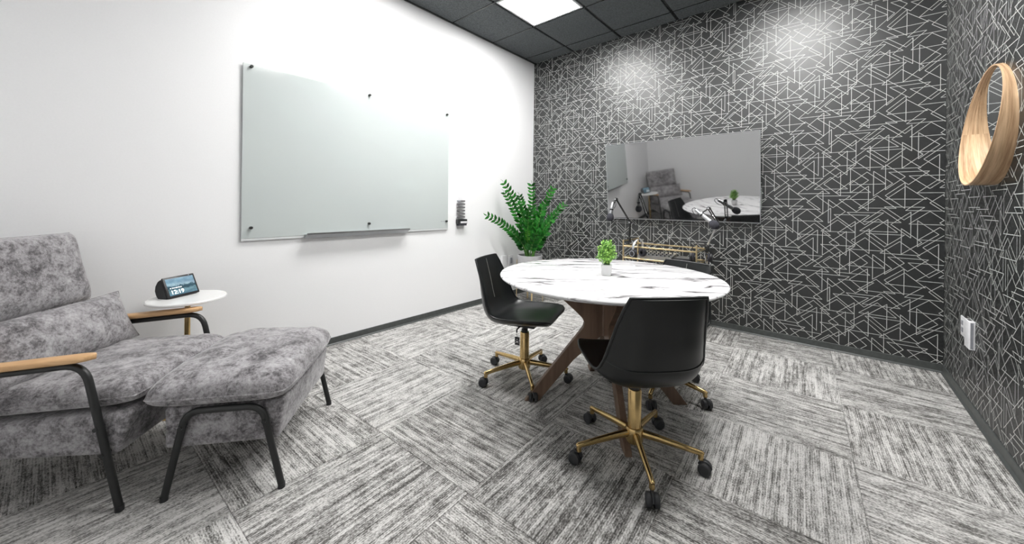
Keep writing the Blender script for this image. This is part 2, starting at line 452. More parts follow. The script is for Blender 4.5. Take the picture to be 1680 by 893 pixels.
for i in range(-5, 5):
    for j in range(-4, 7):
        cen = TO+e1*(i+0.5)*TS+e2*(j+0.5)*TS
        rot = TH+(PI/2 if (i+j) % 2 == 0 else 0)
        R2 = Matrix.Rotation(rot, 2)
        wp = [cen+R2 @ p for p in sq]
        pl = wp
        for ax, val, less in ((0, 0.0, False), (0, XR, True), (1, YF, False), (1, 0.0, True)):
            pl = clip(pl, ax, val, less)
            if len(pl) < 3: break
        if len(pl) < 3: continue
        area = 0.5*abs(sum(pl[k].x*pl[(k+1) % len(pl)].y-pl[(k+1) % len(pl)].x*pl[k].y for k in range(len(pl))))
        if area < 0.002: continue
        if abs(area-TS*TS) < 1e-6: me = full_tile
        else:
            Ri = Matrix.Rotation(-rot, 2); me = tile_mesh([Ri @ (p-cen) for p in pl])
        share('carpet_tile', me, floor, (cen.x, cen.y, 0), (0, 0, rot))

# ---- walls
T = 0.12
wall_left = struct(box_obj('wall_left', (-T, YF-T, -0.006), (0, T, HC+0.3), 'white_wall'), 'plain white painted wall behind the glass board')
wall_front = struct(box_obj('wall_front', (0, YF-T, -0.006), (XR, YF, HC+0.3), 'white_wall'), 'white painted wall behind the armchair')
wall_back = struct(box_obj('wall_back', (0, 0, -0.006), (XR, T, HC+0.3), 'wallpaper'), 'black wallpapered wall with white triangle outlines behind the television')
wall_right = struct(box_obj('wall_right', (XR, YF-T, -0.006), (XR+T, T, HC+0.3), 'wallpaper'), 'black wallpapered wall with white triangle outlines beside the wooden mirror')
# printed triangle outlines: one repeat of 0.68 m x 0.634 m
PRX, PRZ, HX, HZ, LW = 0.68, 0.634, 0.1015, 0.0945, 0.0015
TRI = """L .026 .606;U .030 .579;U .131 .496;L .249 .553;D .311 .605;L .218 .232;L .191 .167;D .147 .115;D .043 .146;R .605 .110;U .002 .172;R .010 .268;L .057 .391;R .090 .330;U .196 .286;U .149 .398;D .022 .521;R .283 .481;L .297 .412;U .340 .319;D .419 .456;L .442 .311;D .448 .577;U .425 .631;R .412 .090;U .505 .059;R .541 .063;D .339 .211;U .498 .188;R .249 .219;L .392 .230;L .355 .066;U .295 .026;U .188 .625;L .514 .585;U .561 .511;D .496 .476;U .587 .406;U .569 .334;L .620 .331;D .604 .315;L .521 .257"""
TRI = [(s.split()[0], float(s.split()[1]), float(s.split()[2])) for s in TRI.split(';')]
def tri_pts(k, x, z):
    if k == 'U': return [(x-HX, z), (x+HX, z), (x, z+HZ)]
    if k == 'D': return [(x-HX, z), (x+HX, z), (x, z-HZ)]
    if k == 'L': return [(x, z-HZ), (x, z+HZ), (x-HX, z)]
    return [(x, z-HZ), (x, z+HZ), (x+HX, z)]
def print_mesh(name, u0, u1, z0, z1, to3, parent):
    bm = bmesh.new(); cnt = 0
    def seg(p, q):
        p = Vector(p); q = Vector(q)
        for ax, lo, hi in ((0, u0, u1), (1, z0, z1)):
            for val, sgn in ((lo, 1), (hi, -1)):
                dp = (p[ax]-val)*sgn; dq = (q[ax]-val)*sgn
                if dp < 0 and dq < 0: return
                if dp < 0: p = p+(q-p)*(dp/(dp-dq))
                elif dq < 0: q = q+(p-q)*(dq/(dq-dp))
        if (q-p).length < 1e-4: return
        d = (q-p).normalized()*LW; n = Vector((-d.y, d.x))
        p = p-d*0.6; q = q+d*0.6
        bm.faces.new([bm.verts.new(to3(*c)) for c in (p-n, q-n, q+n, p+n)])
    for a in range(int(math.floor(u0/PRX))-1, int(u1/PRX)+2):
        for c in range(-1, int(z1/PRZ)+2):
            for k, x, z in TRI:
                pts = tri_pts(k, x+a*PRX, z+c*PRZ)
                for i in range(3): seg(pts[i], pts[(i+1) % 3])
    o = mesh(name, bm, 'print', parent); o['kind'] = 'stuff'; return o
print_mesh('printed_outlines', 0.004, XR-0.004, 0.06, HC, lambda u, z: (u, -0.0004, z), wall_back)
print_mesh('printed_outlines', YF+0.004, -0.004, 0.06, HC, lambda u, z: (XR-0.0004, u, z), wall_right)
# ---- baseboards: vinyl strip with a small toe
def baseboard(name, lo, hi, label): return struct(box_obj(name, lo, hi, 'base', None, 0.002, 1), label)
BH, BT = 0.0575, 0.009
def toe_base(name, p, q, nrm, label):
    # profile with a flared toe
    p = Vector(p); q = Vector(q); nrm = Vector(nrm); bm = bmesh.new()
    prof = [(0.0, 0.0), (0.016, 0.0), (0.015, 0.004), (0.007, 0.012), (0.005, BH-0.002), (0.003, BH), (0.0, BH)]
    A = [bm.verts.new((p+nrm*d).to_tuple()[:2]+(z,)) for d, z in prof]; B = [bm.verts.new((q+nrm*d).to_tuple()[:2]+(z,)) for d, z in prof]
    n = len(prof)
    for i in range(n): bm.faces.new((A[i], B[i], B[(i+1) % n], A[(i+1) % n]))
    bm.faces.new(A); bm.faces.new(B[::-1]); bmesh.ops.recalc_face_normals(bm, faces=bm.faces)
    return struct(mesh(name, bm, 'base'), label)
toe_base('baseboard_left', (0, YF, 0), (0, 0, 0), (1, 0, 0), 'dark vinyl baseboard along the white wall')
toe_base('baseboard_back', (0, 0, 0), (XR, 0, 0), (0, -1, 0), 'dark vinyl baseboard under the television wall')
toe_base('baseboard_right', (XR, 0, 0), (XR, YF, 0), (-1, 0, 0), 'dark vinyl baseboard along the right wallpapered wall')
toe_base('baseboard_front', (0, YF, 0), (XR, YF, 0), (0, 1, 0), 'dark vinyl baseboard behind the armchair')

# ---- ceiling: plenum slab, grid bars, lay-in tiles, light panels
ceiling = struct(box_obj('ceiling', (-T, YF-T, HC+0.18), (XR+T, T, HC+0.3), 'plenum'), 'dark suspended ceiling of square charcoal tiles')
GX0, GY0 = 0.612, -0.206
GXS = [GX0+TS*k for k in range(-1, 6) if 0.02 < GX0+TS*k < XR-0.02]
GYS = [GY0-TS*k for k in range(0, 8) if YF+0.02 < GY0-TS*k]
for gx in GXS: box_obj('grid_bar', (gx-0.012, YF, HC+0.006), (gx+0.012, 0, HC+0.036), 'tbar', ceiling)
for gy in GYS: box_obj('grid_bar', (0, gy-0.0055, HC-0.0042), (XR, gy+0.0055, HC+0.034), 'tbar', ceiling)
XS = [0.0]+GXS+[XR]; YS = [0.0]+GYS+[YF]
PANELS = []
for i in range(len(XS)-1):
    for j in range(len(YS)-1):
        x0, x1, y1, y0 = XS[i], XS[i+1], YS[j], YS[j+1]
        if i in (1, 4) and j in (2, 4): PANELS.append((x0, x1, y0, y1)); continue
        gx = 0.0135; gy = 0.0085
        bm = bmesh.new(); cx, cy = (x0+x1)/2, (y0+y1)/2
        bx(bm, (x0+gx-cx, y0+gy-cy, 0), (x1-gx-cx, y1-gy-cy, 0.02), 0.003, 1)
        o = mesh('ceiling_tile', bm, 'ceil_tile', ceiling); o.location = (cx, cy, HC-0.004)
for nme, lo, hi, lb in (('trim_1', (0, YF, HC-0.010), (0.022, 0, HC+0.016), 'black ceiling edge angle along the white wall'),
                    ('trim_2', (0.022, -0.010, HC+0.002), (XR-0.010, 0, HC+0.012), 'black ceiling edge angle along the television wall'),
                    ('trim_3', (XR-0.010, YF+0.01, HC+0.002), (XR, 0, HC+0.012), 'black ceiling edge angle along the mirror wall'),
                    ('trim_4', (0.022, YF, HC+0.002), (XR-0.01, YF+0.010, HC+0.012), 'black ceiling edge angle along the armchair wall')):
    struct(box_obj(nme, lo, hi, 'black_trim'), lb)
plabel = {(1, 2): 'lit white square light panel near the corner of the white and wallpapered walls',
          (4, 2): 'lit white square light panel near the wooden mirror and the television wall',
          (1, 4): 'lit white square light panel over the glass board',
          (4, 4): 'lit white square light panel over the right wallpapered wall, nearest the camera'}
for (x0, x1, y0, y1) in PANELS:
    i = XS.index(x0); j = YS.index(y1); cx, cy = (x0+x1)/2, (y0+y1)/2
    t = thing('ceiling_light', plabel[i, j], 'light', (cx, cy, HC-0.004), 0, 'square ceiling light panels')
    w = (x1-x0)/2-0.013
    bm = bmesh.new()
    for lo, hi in (((-w, -w, 0), (w, -w+0.02, 0.02)), ((-w, w-0.02, 0), (w, w, 0.02)), ((-w, -w+0.02, 0), (-w+0.02, w-0.02, 0.02)), ((w-0.02, -w+0.02, 0), (w, w-0.02, 0.02))): bx(bm, lo, hi)
    mesh('frame', bm, 'white_plastic', t)
    box_obj('diffuser', (-w+0.02, -w+0.02, 0.003), (w-0.02, w-0.02, 0.014), 'panel', t)

# ================================================================== FURNITURE
# ---- round marble table
TC = Vector((2.025, -1.930)); TZ = 0.742
table = thing('round_table', 'round white marble topped table with dark veins on walnut legs', 'table', (TC.x, TC.y, 0), 0)
lathe_obj('tabletop', [(0, TZ-0.024), (0.585, TZ-0.024), (0.600, TZ-0.022), (0.6165, TZ-0.012), (0.619, TZ-0.006), (0.616, TZ-0.0015), (0.608, TZ), (0.0, TZ)], 'marble', table, n=128)
legpoly = [(0.012, TZ-0.024), (0.345, TZ-0.024), (0.335, TZ-0.045), (0.25, 0.590), (0.180, 0.528), (0.140, 0.488), (0.127, 0.462), (0.133, 0.436), (0.152, 0.410), (0.313, 0.203), (0.468, 0.0), (0.388, 0.0), (0.19, 0.242), (0.045, 0.375), (0.030, 0.385), (0.012, 0.385)]
bm = bmesh.new(); prism(bm, legpoly, -0.017, 0.017)
bmesh.ops.bevel(bm, geom=[e for e in bm.edges if abs(e.verts[0].co.y-e.verts[1].co.y) < 1e-6], offset=0.0025, segments=1, affect='EDGES')
leg0 = mesh('leg', bm, 'walnut', table); leg0.rotation_euler = (0, 0, math.radians(39.3))
for k in range(1, 4): share('leg', leg0.data, table, (0, 0, 0), (0, 0, math.radians(39.3+90*k)))
bm = bmesh.new(); bx(bm, (-0.0295, -0.0295, 0.385), (0.0295, 0.0295, TZ-0.0245), 0.003, 1)
o = mesh('centre_post', bm, 'walnut', table); o.rotation_euler = (0, 0, math.radians(39.3+45))

# ---- swivel chairs
def make_chair(dz=0.0):
    t = thing('swivel_chair', '', 'chair')
    prof = [(0.224, 0.431), (0.216, 0.439), (0.188, 0.441), (0.11, 0.432), (0.0, 0.420), (-0.09, 0.413), (-0.158, 0.424), (-0.203, 0.468), (-0.230, 0.545), (-0.253, 0.64), (-0.274, 0.715), (-0.293, 0.777)]
    wid = [0.140, 0.180, 0.212, 0.230, 0.233, 0.233, 0.229, 0.220, 0.204, 0.187, 0.172, 0.155]
    lift = [0.000, 0.004, 0.010, 0.018, 0.025, 0.031, 0.037, 0.042, 0.038, 0.027, 0.016, 0.006]
    thk = [0.030, 0.042, 0.046, 0.044, 0.040, 0.040, 0.044, 0.042, 0.036, 0.029, 0.024, 0.020]
    K = 5; C3 = catmull([(x, 0, z+dz) for x, z in prof], K)
    def interp(a):
        out = []
        for i in range(len(a)-1):
            for j in range(K):
                tt = j/K; s = tt*tt*(3-2*tt)*0.3+tt*0.7; out.append(a[i]*(1-s)+a[i+1]*s)
        return out+[a[-1]]
    Wd, Lf, Tk = interp(wid), interp(lift), interp(thk); nv = len(C3); nu = 20
    nor = []
    for i in range(nv):
        d = (C3[min(i+1, nv-1)]-C3[max(i-1, 0)]).normalized(); nor.append(Vector((d.z, 0, -d.x)))   # sitter side
    for i in range(nv):
        if nor[i].z < 0 and i < nv*0.5: nor[i] = -nor[i]
        if nor[i].x < 0 and i >= nv*0.5: nor[i] = -nor[i]
    inner = []; outer = []
    for i in range(nv):
        a = []; b = []
        for k in range(nu+1):
            u = -1+2*k/nu
            base = C3[i]+Vector((0, u*Wd[i], 0))
            crown = 0.006*math.cos(u*PI)*(1 if abs(u) < 0.99 else 0)
            p = base+nor[i]*(Lf[i]*abs(u)**4.0-0.3*crown)
            if i > nv-10: p = p+Vector((0, 0, 0.005*(1-u*u)*(i-nv+10)/9))
            q = p-nor[i]*(Tk[i]*(1-0.72*abs(u)**4))-Vector((0, 0.006*u*abs(u)**3, 0))
            a.append(p); b.append(q)
        inner.append(a); outer.append(b)
    cut = 7*K+2
    def shell(name, i0, i1, cap0, cap1):
        bm = bmesh.new(); I = [[bm.verts.new(p) for p in inner[i]] for i in range(i0, i1+1)]; Ou = [[bm.verts.new(p) for p in outer[i]] for i in range(i0, i1+1)]
        n = i1-i0
        for i in range(n):
            for k in range(nu):
                bm.faces.new((I[i][k], I[i][k+1], I[i+1][k+1], I[i+1][k])); bm.faces.new((Ou[i][k], Ou[i+1][k], Ou[i+1][k+1], Ou[i][k+1]))
            bm.faces.new((I[i][0], I[i+1][0], Ou[i+1][0], Ou[i][0])); bm.faces.new((I[i][nu], Ou[i][nu], Ou[i+1][nu], I[i+1][nu]))
        for r in (0, n):
            for k in range(nu): bm.faces.new((I[r][k], I[r][k+1], Ou[r][k+1], Ou[r][k]))
        bmesh.ops.recalc_face_normals(bm, faces=bm.faces)
        return mesh(name, bm, 'leather', t, smooth=True, auto=55)
    seat = shell('seat', 0, cut, 1, 0); back = shell('backrest', cut, nv-1, 0, 1)
    # welt around each shell edge, seam stitching down the middle, joint line at the back
    def edge_loop(i0, i1, close_top, close_bot):
        mid = lambda i, k: inner[i][k].lerp(outer[i][k], 0.30)
        p = [mid(i, 0) for i in range(i0, i1+1)]
        p += [mid(i1, k) for k in range(1, nu)]+[mid(i, nu) for i in range(i1, i0-1, -1)]+[mid(i0, k) for k in range(nu-1, 0, -1)]
        return p
    tube_obj('welt', [inner[i][0].lerp(outer[i][0], .3) for i in range(cut, -1, -1)]+[inner[0][k].lerp(outer[0][k], .3) for k in range(1, nu)]+[inner[i][nu].lerp(outer[i][nu], .3) for i in range(0, cut+1)], 0.0062, 'leather', seat, 8)
    tube_obj('welt', [inner[i][0].lerp(outer[i][0], .3) for i in range(cut, nv)]+[inner[nv-1][k].lerp(outer[nv-1][k], .3) for k in range(1, nu)]+[inner[i][nu].lerp(outer[i][nu], .3) for i in range(nv-1, cut-1, -1)], 0.0068, 'leather', back, 8)
    tube_obj('seam', [outer[cut][k]-nor[cut]*0.0005 for k in range(0, nu+1)], 0.0028, 'leather', back, 6)
    def stitches(par, i0, i1):
        bm = bmesh.new()
        for i in range(i0, i1):
            for s in range(2):
                p = inner[i][nu//2].lerp(inner[i+1][nu//2], s*0.5+0.05); q = inner[i][nu//2].lerp(inner[i+1][nu//2], s*0.5+0.36)
                tube(bm, [p+nor[i]*0.0012, q+nor[i]*0.0012], 0.0018, 5)
        o = mesh('stitching', bm, 'stitch', par); o['kind'] = 'stuff'
    stitches(back, cut+1, nv-2)
    # column
    lathe_obj('post', [(0, 0.075), (0.030, 0.075), (0.030, 0.30), (0.027, 0.305), (0, 0.305)], 'brass', t, 24)
    lathe_obj('gas_lift', [(0, 0.30), (0.021, 0.30), (0.021, 0.325), (0.014, 0.327), (0.014, 0.36+dz), (0, 0.36+dz)], 'plastic', t, 20)
    box_obj('mechanism', (-0.10, -0.07, 0.352+dz), (0.09, 0.07, 0.378+dz), 'plastic', t, 0.006, 2)
    lathe_obj('hub', [(0, 0.066), (0.034, 0.066), (0.040, 0.075), (0.040, 0.125), (0.036, 0.134), (0.030, 0.136), (0, 0.136)], 'brass', t, 28)
    lev = tube_obj('lever', [(0.0, -0.06, 0.366+dz), (0.0, -0.14, 0.362+dz), (0.01, -0.165, 0.356+dz)], 0.005, 'plastic', t, 8)
    return t
BASE_LEG = {}
def add_base(t, off):
    # five legs, each carrying a twin-wheel caster
    if not BASE_LEG:
        bm = bmesh.new()
        tube(bm, [(0.030, 0, 0.108), (0.10, 0, 0.103), (0.20, 0, 0.092), (0.276, 0, 0.083), (0.283, 0, 0.080)], [0.0165, 0.0150, 0.0128, 0.0112, 0.008], 10, squash=(0.92, 1.05))
        tube(bm, [(0.272, 0, 0.086), (0.272, 0, 0.058)], 0.0115, 10)
        bmesh.ops.recalc_face_normals(bm, faces=bm.faces)
        l = mesh('base_leg', bm, 'brass', None, smooth=True, auto=45); BASE_LEG['leg'] = l.data; bpy.data.objects.remove(l)
        bm = bmesh.new(); rotm = Matrix.Rotation(PI/2, 4, 'X')
        for s in (-1, 1):
            prof = [(0, 0.004), (0.022, 0.004), (0.0252, 0.007), (0.0262, 0.012), (0.0262, 0.019), (0.0245, 0.0235), (0.019, 0.0255), (0.018, 0.0235), (0.006, 0.0235), (0, 0.0235)]
            b2 = bmesh.new(); lathe(b2, [(r, z*s) for r, z in prof], 24)
            for v in b2.verts: v.co = rotm @ v.co
            tmp = bpy.data.meshes.new('tmp'); b2.to_mesh(tmp); b2.free(); bm.from_mesh(tmp); bpy.data.meshes.remove(tmp)
        tube(bm, [(0, 0.005*math.cos(a), 0.0) for a in (0, PI)], 0.012, 10)
        # hood between and above the wheels, and the stem
        pts = [(0.0255*math.cos(math.radians(a)), 0, 0.0255*math.sin(math.radians(a))) for a in range(20, 171, 15)]
        tube(bm, pts, 0.0045, 8)
        tube(bm, [(0.016, 0, 0.018), (0.016, 0, 0.036)], 0.007, 10)
        bmesh.ops.recalc_face_normals(bm, faces=bm.faces)
        c = mesh('caster', bm, 'rubber', None, smooth=True, auto=40); BASE_LEG['caster'] = c.data; bpy.data.objects.remove(c)
    for k in range(5):
        a = off+k*2*PI/5
        l = share('base_leg', BASE_LEG['leg'], t, (0, 0, 0), (0, 0, a))
        sw = random.uniform(-0.9, 0.9)
        # caster swivels about its stem
        share('caster', BASE_LEG['caster'], l, (0.272-0.016*math.cos(PI+sw), -0.016*math.sin(PI+sw), 0.0264), (0, 0, PI+sw))
ch_lab = ['black leather swivel chair on brass base in front of white wall, left of round table',
          'black leather swivel chair seen from behind, nearest the camera',
          'black leather swivel chair behind the marble table, in front of gold cart']
for (x, y, face, base, dz), lb in zip(((1.4925, -2.019, 18, 30.6, 0.0), (2.333, -2.262, 136.5, 18, 0.014), (2.21, -1.555, 255, 62, -0.012)), ch_lab):
    t = make_chair(dz); t.location = (x, y, 0); t.rotation_euler = (0, 0, math.radians(face))
    tag(t, lb, 'chair', 'black leather swivel chairs at the round table')
    add_base(t, math.radians(base-face))
    if lb is ch_lab[0]:
        tg = [c for c in t.children if c.name.startswith('lever')][0]
        box_obj('hang_tag', (-0.004, -0.164, 0.275), (0.028, -0.161, 0.325), 'plastic', tg, 0.001, 1)
        bm = bmesh.new()
        for a, b in (((0.003, 0.302), (0.021, 0.289)), ((0.003, 0.289), (0.021, 0.302)), ((0.008, 0.310), (0.016, 0.310))):
            tube(bm, [(a[0], -0.1645, a[1]), (b[0], -0.1645, b[1])], 0.0018, 5)
        mesh('printed_mark', bm, 'white_plastic', tg)
        tube_obj('tag_cord', [(0.008, -0.163, 0.358), (0.011, -0.1625, 0.324)], 0.0012, 'plastic', tg, 5)

# ---- grey velvet armchair
AO = (1.034, -3.8165, 0); AR = math.radians(49)
arm = thing('lounge_armchair', 'grey velvet lounge armchair with oak arms and black tube frame by the white wall', 'armchair', AO, AR)
WA = 0.615
def tube_frame(name, pts, r, parent, mat='black_metal', rad=0.07): return tube_obj(name, fillet(pts, rad, 7), r, mat, parent, 12)
for y in (0.0, WA):
    fr = tube_frame('side_frame', [(0.0, y, 0.0), (-0.118, y, 0.545), (-0.60, y, 0.500), (-0.70, y, 0.0)], 0.0125, arm)
    sgn = 1 if y == 0 else -1
    for q in (((-0.067, y-0.0, 0.309)), ((-0.0455, y, 0.2134))):
        lathe_obj('bolt', [(0, -0.017), (0.0075, -0.017), (0.0075, 0.017), (0, 0.017)], 'black_metal', fr, 10, mtx=Matrix.Translation((q[0]-0.004, q[1], q[2])) @ Matrix.Rotation(PI/2, 4, 'X'))
    for s in (-1,):
        lathe_obj('foot_cap', [(0, 0), (0.0135, 0), (0.0135, 0.02), (0, 0.02)], 'plastic', fr, 12, mtx=Matrix.Translation((-0.002, y, 0.0)))
        lathe_obj('foot_cap', [(0, 0), (0.0135, 0), (0.0135, 0.02), (0, 0.02)], 'plastic', fr, 12, mtx=Matrix.Translation((-0.6985, y, 0.0)))
    # oak armrest: rounded paddle lying along the sloping top of the frame
    bm = bmesh.new(); n = 26; rings = []
    for i in range(n+1):
        tt = i/n; x = (-0.082 if y == 0 else -0.118)-0.50*tt
        w = 0.030*min(1, math.sqrt(max(0.0, 1-(1-min(1, tt/0.09))**2))*1.0+0.05)
        if tt > 0.93: w *= math.sqrt(max(0.02, 1-((tt-0.93)/0.07)**2))
        zc = 0.571-(0.118+0.482*tt-0.118)*0.0935; hh = 0.0125*(0.75+0.25*min(1, tt/0.1))
        ring = []
        for k in range(12):
            a = 2*PI*k/12; cx = math.copysign(abs(math.cos(a))**0.6, math.cos(a)); cz = math.copysign(abs(math.sin(a))**0.6, math.sin(a))
            ring.append(bm.verts.new((x, y+w*cx, zc+hh*cz)))
        rings.append(ring)
    for A, B in zip(rings, rings[1:]):
        for k in range(12): bm.faces.new((A[k], A[(k+1) % 12], B[(k+1) % 12], B[k]))
    bm.faces.new(rings[0][::-1]); bm.faces.new(rings[-1]); bmesh.ops.recalc_face_normals(bm, faces=bm.faces)
    mesh('armrest', bm, 'oak', arm, smooth=True, auto=55)
def soft_box(name, poly, y0, y1, bev, mat, parent, seg=4):
    bm = bmesh.new(); prism(bm, poly, y0, y1)
    bmesh.ops.bevel(bm, geom=list(bm.edges), offset=bev, segments=seg, profile=0.5, affect='EDGES')
    bmesh.ops.recalc_face_normals(bm, faces=bm.faces)
    return mesh(name, bm, mat, parent, smooth=True, auto=60)
soft_box('seat_base', [(-0.025, 0.190), (0.012, 0.352), (-0.63, 0.318), (-0.62, 0.205)], 0.018, WA-0.018, 0.022, 'velvet', arm)
def cushion(name, parent, ctr, rot, a, b, ht, hb, pipe=True, **kw):
    bm = bmesh.new(); mt = Matrix.Translation(ctr) @ rot
    path = pillow(bm, a, b, ht, hb, mtx=mt, **kw)
    bmesh.ops.recalc_face_normals(bm, faces=bm.faces)
    o = mesh(name, bm, 'velvet', parent, smooth=True)
    if pipe: tube_obj('piping', path, 0.0035, 'velvet', o, 6, closed=True)
    return o
RY = lambda d: Matrix.Rotation(math.radians(d), 4, 'Y')
cushion('seat_cushion', arm, (-0.285, WA/2, 0.393), RY(-2.5), 0.318, 0.292, 0.068, 0.050, p=6, e=0.40, pinch=0.015, wrinkle=0.012, seed=3.0, corner=0.04)
# reclined backrest: plane rising backwards from the seat
def plane_rot(pitch): return Matrix.Rotation(math.radians(-90-pitch), 4, 'Y')      # local x -> up, local z -> towards the sitter
def back_m(pitch):
    p = math.radians(pitch); up = Vector((-math.sin(p), 0, math.cos(p))); nz = Vector((math.cos(p), 0, math.sin(p))); yv = nz.cross(up)
    return Matrix(((up.x, yv.x, nz.x, 0), (up.y, yv.y, nz.y, 0), (up.z, yv.z, nz.z, 0), (0, 0, 0, 1)))
cushion('head_cushion', arm, (-0.672, WA/2, 0.800), back_m(14), 0.176, 0.292, 0.070, 0.045, p=6, e=0.40, pinch=0.012, wrinkle=0.009, seed=8.0)
cushion('back_cushion', arm, (-0.612, WA/2, 0.530), back_m(17), 0.135, 0.285, 0.058, 0.045, p=6, e=0.40, pinch=0.012, wrinkle=0.008, seed=12.0)
tube_frame('back_frame', [(-0.62, 0.04, 0.33), (-0.80, 0.04, 0.93), (-0.80, WA-0.04, 0.93), (-0.62, WA-0.04, 0.33)], 0.011, arm)
# ---- lumbar pillow lying against the back
pil = thing('lumbar_pillow', 'long grey velvet lumbar pillow leaning on the armchair back', 'pillow', (AO[0], AO[1], 0), AR)
bm = bmesh.new()
m3 = Matrix.Translation((-0.452, 0.305, 0.560)) @ back_m(23)
path = pillow(bm, 0.124, 0.300, 0.062, 0.058, p=2.6, e=0.62, pinch=0.055, wrinkle=0.018, seed=21.0, mtx=m3, wf=7.0)
bmesh.ops.recalc_face_normals(bm, faces=bm.faces)
pc = mesh('pillow_cover', bm, 'velvet', pil, smooth=True)
tube_obj('seam', path, 0.0022, 'velvet', pc, 6, closed=True)

# ---- matching footstool
OO = (1.0916, -3.7066, 0); OR_ = math.radians(51.2)
ott = thing('footstool', 'grey velvet footstool with black tube legs pushed up to the armchair', 'footstool', OO, OR_)
for y in (0.0, 0.61):
    fr = tube_frame('leg_frame', [(0.0, y, 0.0), (0.072, y, 0.333), (0.335, y, 0.333), (0.411, y, 0.0)], 0.0125, ott, rad=0.055)
    for q in ((0.060, 0.275), (0.347, 0.275)):
        lathe_obj('bolt', [(0, -0.0165), (0.0075, -0.0165), (0.0075, 0.0165), (0, 0.0165)], 'black_metal', fr, 10, mtx=Matrix.Translation((q[0], y, q[1])) @ Matrix.Rotation(PI/2, 4, 'X'))
    for x in (0.002, 0.409):
        lathe_obj('foot_cap', [(0, 0), (0.0135, 0), (0.0135, 0.018), (0, 0.018)], 'plastic', fr, 12, mtx=Matrix.Translation((x, y, 0)))
soft_box('stool_base', [(-0.012, 0.182), (0.388, 0.182), (0.404, 0.340), (-0.016, 0.340)], 0.018, 0.592, 0.016, 'velvet', ott)
cushion('stool_cushion', ott, (0.172, 0.305, 0.385), Matrix.Identity(4), 0.258, 0.325, 0.088, 0.056, p=4.6, e=0.40, pinch=0.02, wrinkle=0.016, seed=31.0, corner=0.07)

# ---- side table with smart display
sx, sy, sz = 0.300, -3.535, 0.605
st = thing('side_table', 'small round white side table on brass pole behind the armchair', 'side table', (sx, sy, 0), 0)
lathe_obj('table_top', [(0, sz-0.016), (0.166, sz-0.016), (0.173, sz-0.012), (0.173, sz-0.004), (0.169, sz), (0, sz)], 'white_stone', st, 64)
lathe_obj('pole', [(0, 0.012), (0.013, 0.012), (0.013, sz-0.016), (0, sz-0.016)], 'brass', st, 20)
lathe_obj('foot', [(0, 0), (0.145, 0), (0.145, 0.008), (0.14, 0.012), (0, 0.012)], 'brass', st, 48)
dsp = thing('smart_display', 'small dark smart display showing 12:19 on the white side table', 'display', (0.242, -3.557, sz), math.radians(31-90))
# local: x along the screen (viewer's left to right), -y... front faces local +y
DW, DH, TILT = 0.083, 0.118, math.radians(24)
fy, fz = -math.sin(TILT), math.cos(TILT)
def dpt(u, v, off=0.0):    # u along width, v up the sloping face, off towards the viewer
    return Vector((u, 0.030+fy*v+fz*off, 0.006+fz*v-fy*off))
dsp.rotation_euler = (0, 0, math.radians(31-90))
bm = bmesh.new()
prof = [(0.030-0.008, 0.0), (0.028+fy*DH-0.004, 0.006+fz*DH-0.006), (-0.050, 0.098), (-0.066, 0.070), (-0.070, 0.040), (-0.060, 0.012), (-0.045, 0.0)]
n = len(prof)
for xx, sc in ((-DW+0.002, 0.86), (-DW+0.012, 1), (DW-0.012, 1), (DW-0.002, 0.86)):
    cyy = sum(p[0] for p in prof)/n; czz = sum(p[1] for p in prof)/n
    for p in prof: bm.verts.new((xx, cyy+(p[0]-cyy)*sc, czz+(p[1]-czz)*sc if p[1] > 0.001 else p[1]))
bm.verts.ensure_lookup_table()
for r in range(3):
    for i in range(n): bm.faces.new((bm.verts[r*n+i], bm.verts[r*n+(i+1) % n], bm.verts[(r+1)*n+(i+1) % n], bm.verts[(r+1)*n+i]))
bm.faces.new([bm.verts[i] for i in range(n)]); bm.faces.new([bm.verts[3*n+i] for i in range(n)])
bmesh.ops.recalc_face_normals(bm, faces=bm.faces)
mesh('housing', bm, 'mesh_dark', dsp, smooth=True, auto=35)
face_m = Matrix(((1, 0, 0, 0), (0, fz, fy, 0.030), (0, -fy, fz, 0.006), (0, 0, 0, 1)))     # local (x, out, up)
bm = bmesh.new(); bx(bm, (-DW, -0.010, 0.0), (DW, 0.0, DH), 0.004, 2)
bez = mesh('bezel', bm, 'plastic', dsp, smooth=True, auto=40); bez.matrix_local = face_m
bm = bmesh.new(); SWD, S0, S1 = DW-0.010, 0.011, DH-0.011
bx(bm, (-SWD, 0.0, 0.0), (SWD, 0.0006, S1-S0))
scr = mesh('screen', bm, 'landscape', bez); scr.location = (0, 0, S0)
lathe_obj('camera_dot', [(0, 0), (0.003, 0), (0.003, 0.0008), (0, 0.0008)], 'grey_plastic', bez, 12, mtx=Matrix.Translation((-DW+0.03, 0, DH-0.0055)) @ Matrix.Rotation(-PI/2, 4, 'X'))
def text_mesh(txt, size, mat, name, parent, mtx, ext=0.0002):
    cu = bpy.data.curves.new('txt', 'FONT'); cu.body = txt; cu.size = size; cu.extrude = ext; cu.offset = size*0.012
    ob = bpy.data.objects.new('txt', cu); COL.objects.link(ob)
    dg = bpy.context.evaluated_depsgraph_get(); me = bpy.data.meshes.new_from_object(ob.evaluated_get(dg))
    bpy.data.objects.remove(ob); me.materials.clear(); me.materials.append(M[mat] if isinstance(mat, str) else mat)
    o = bpy.data.objects.new(name, me); COL.objects.link(o); o.parent = parent; o.matrix_local = mtx; return o
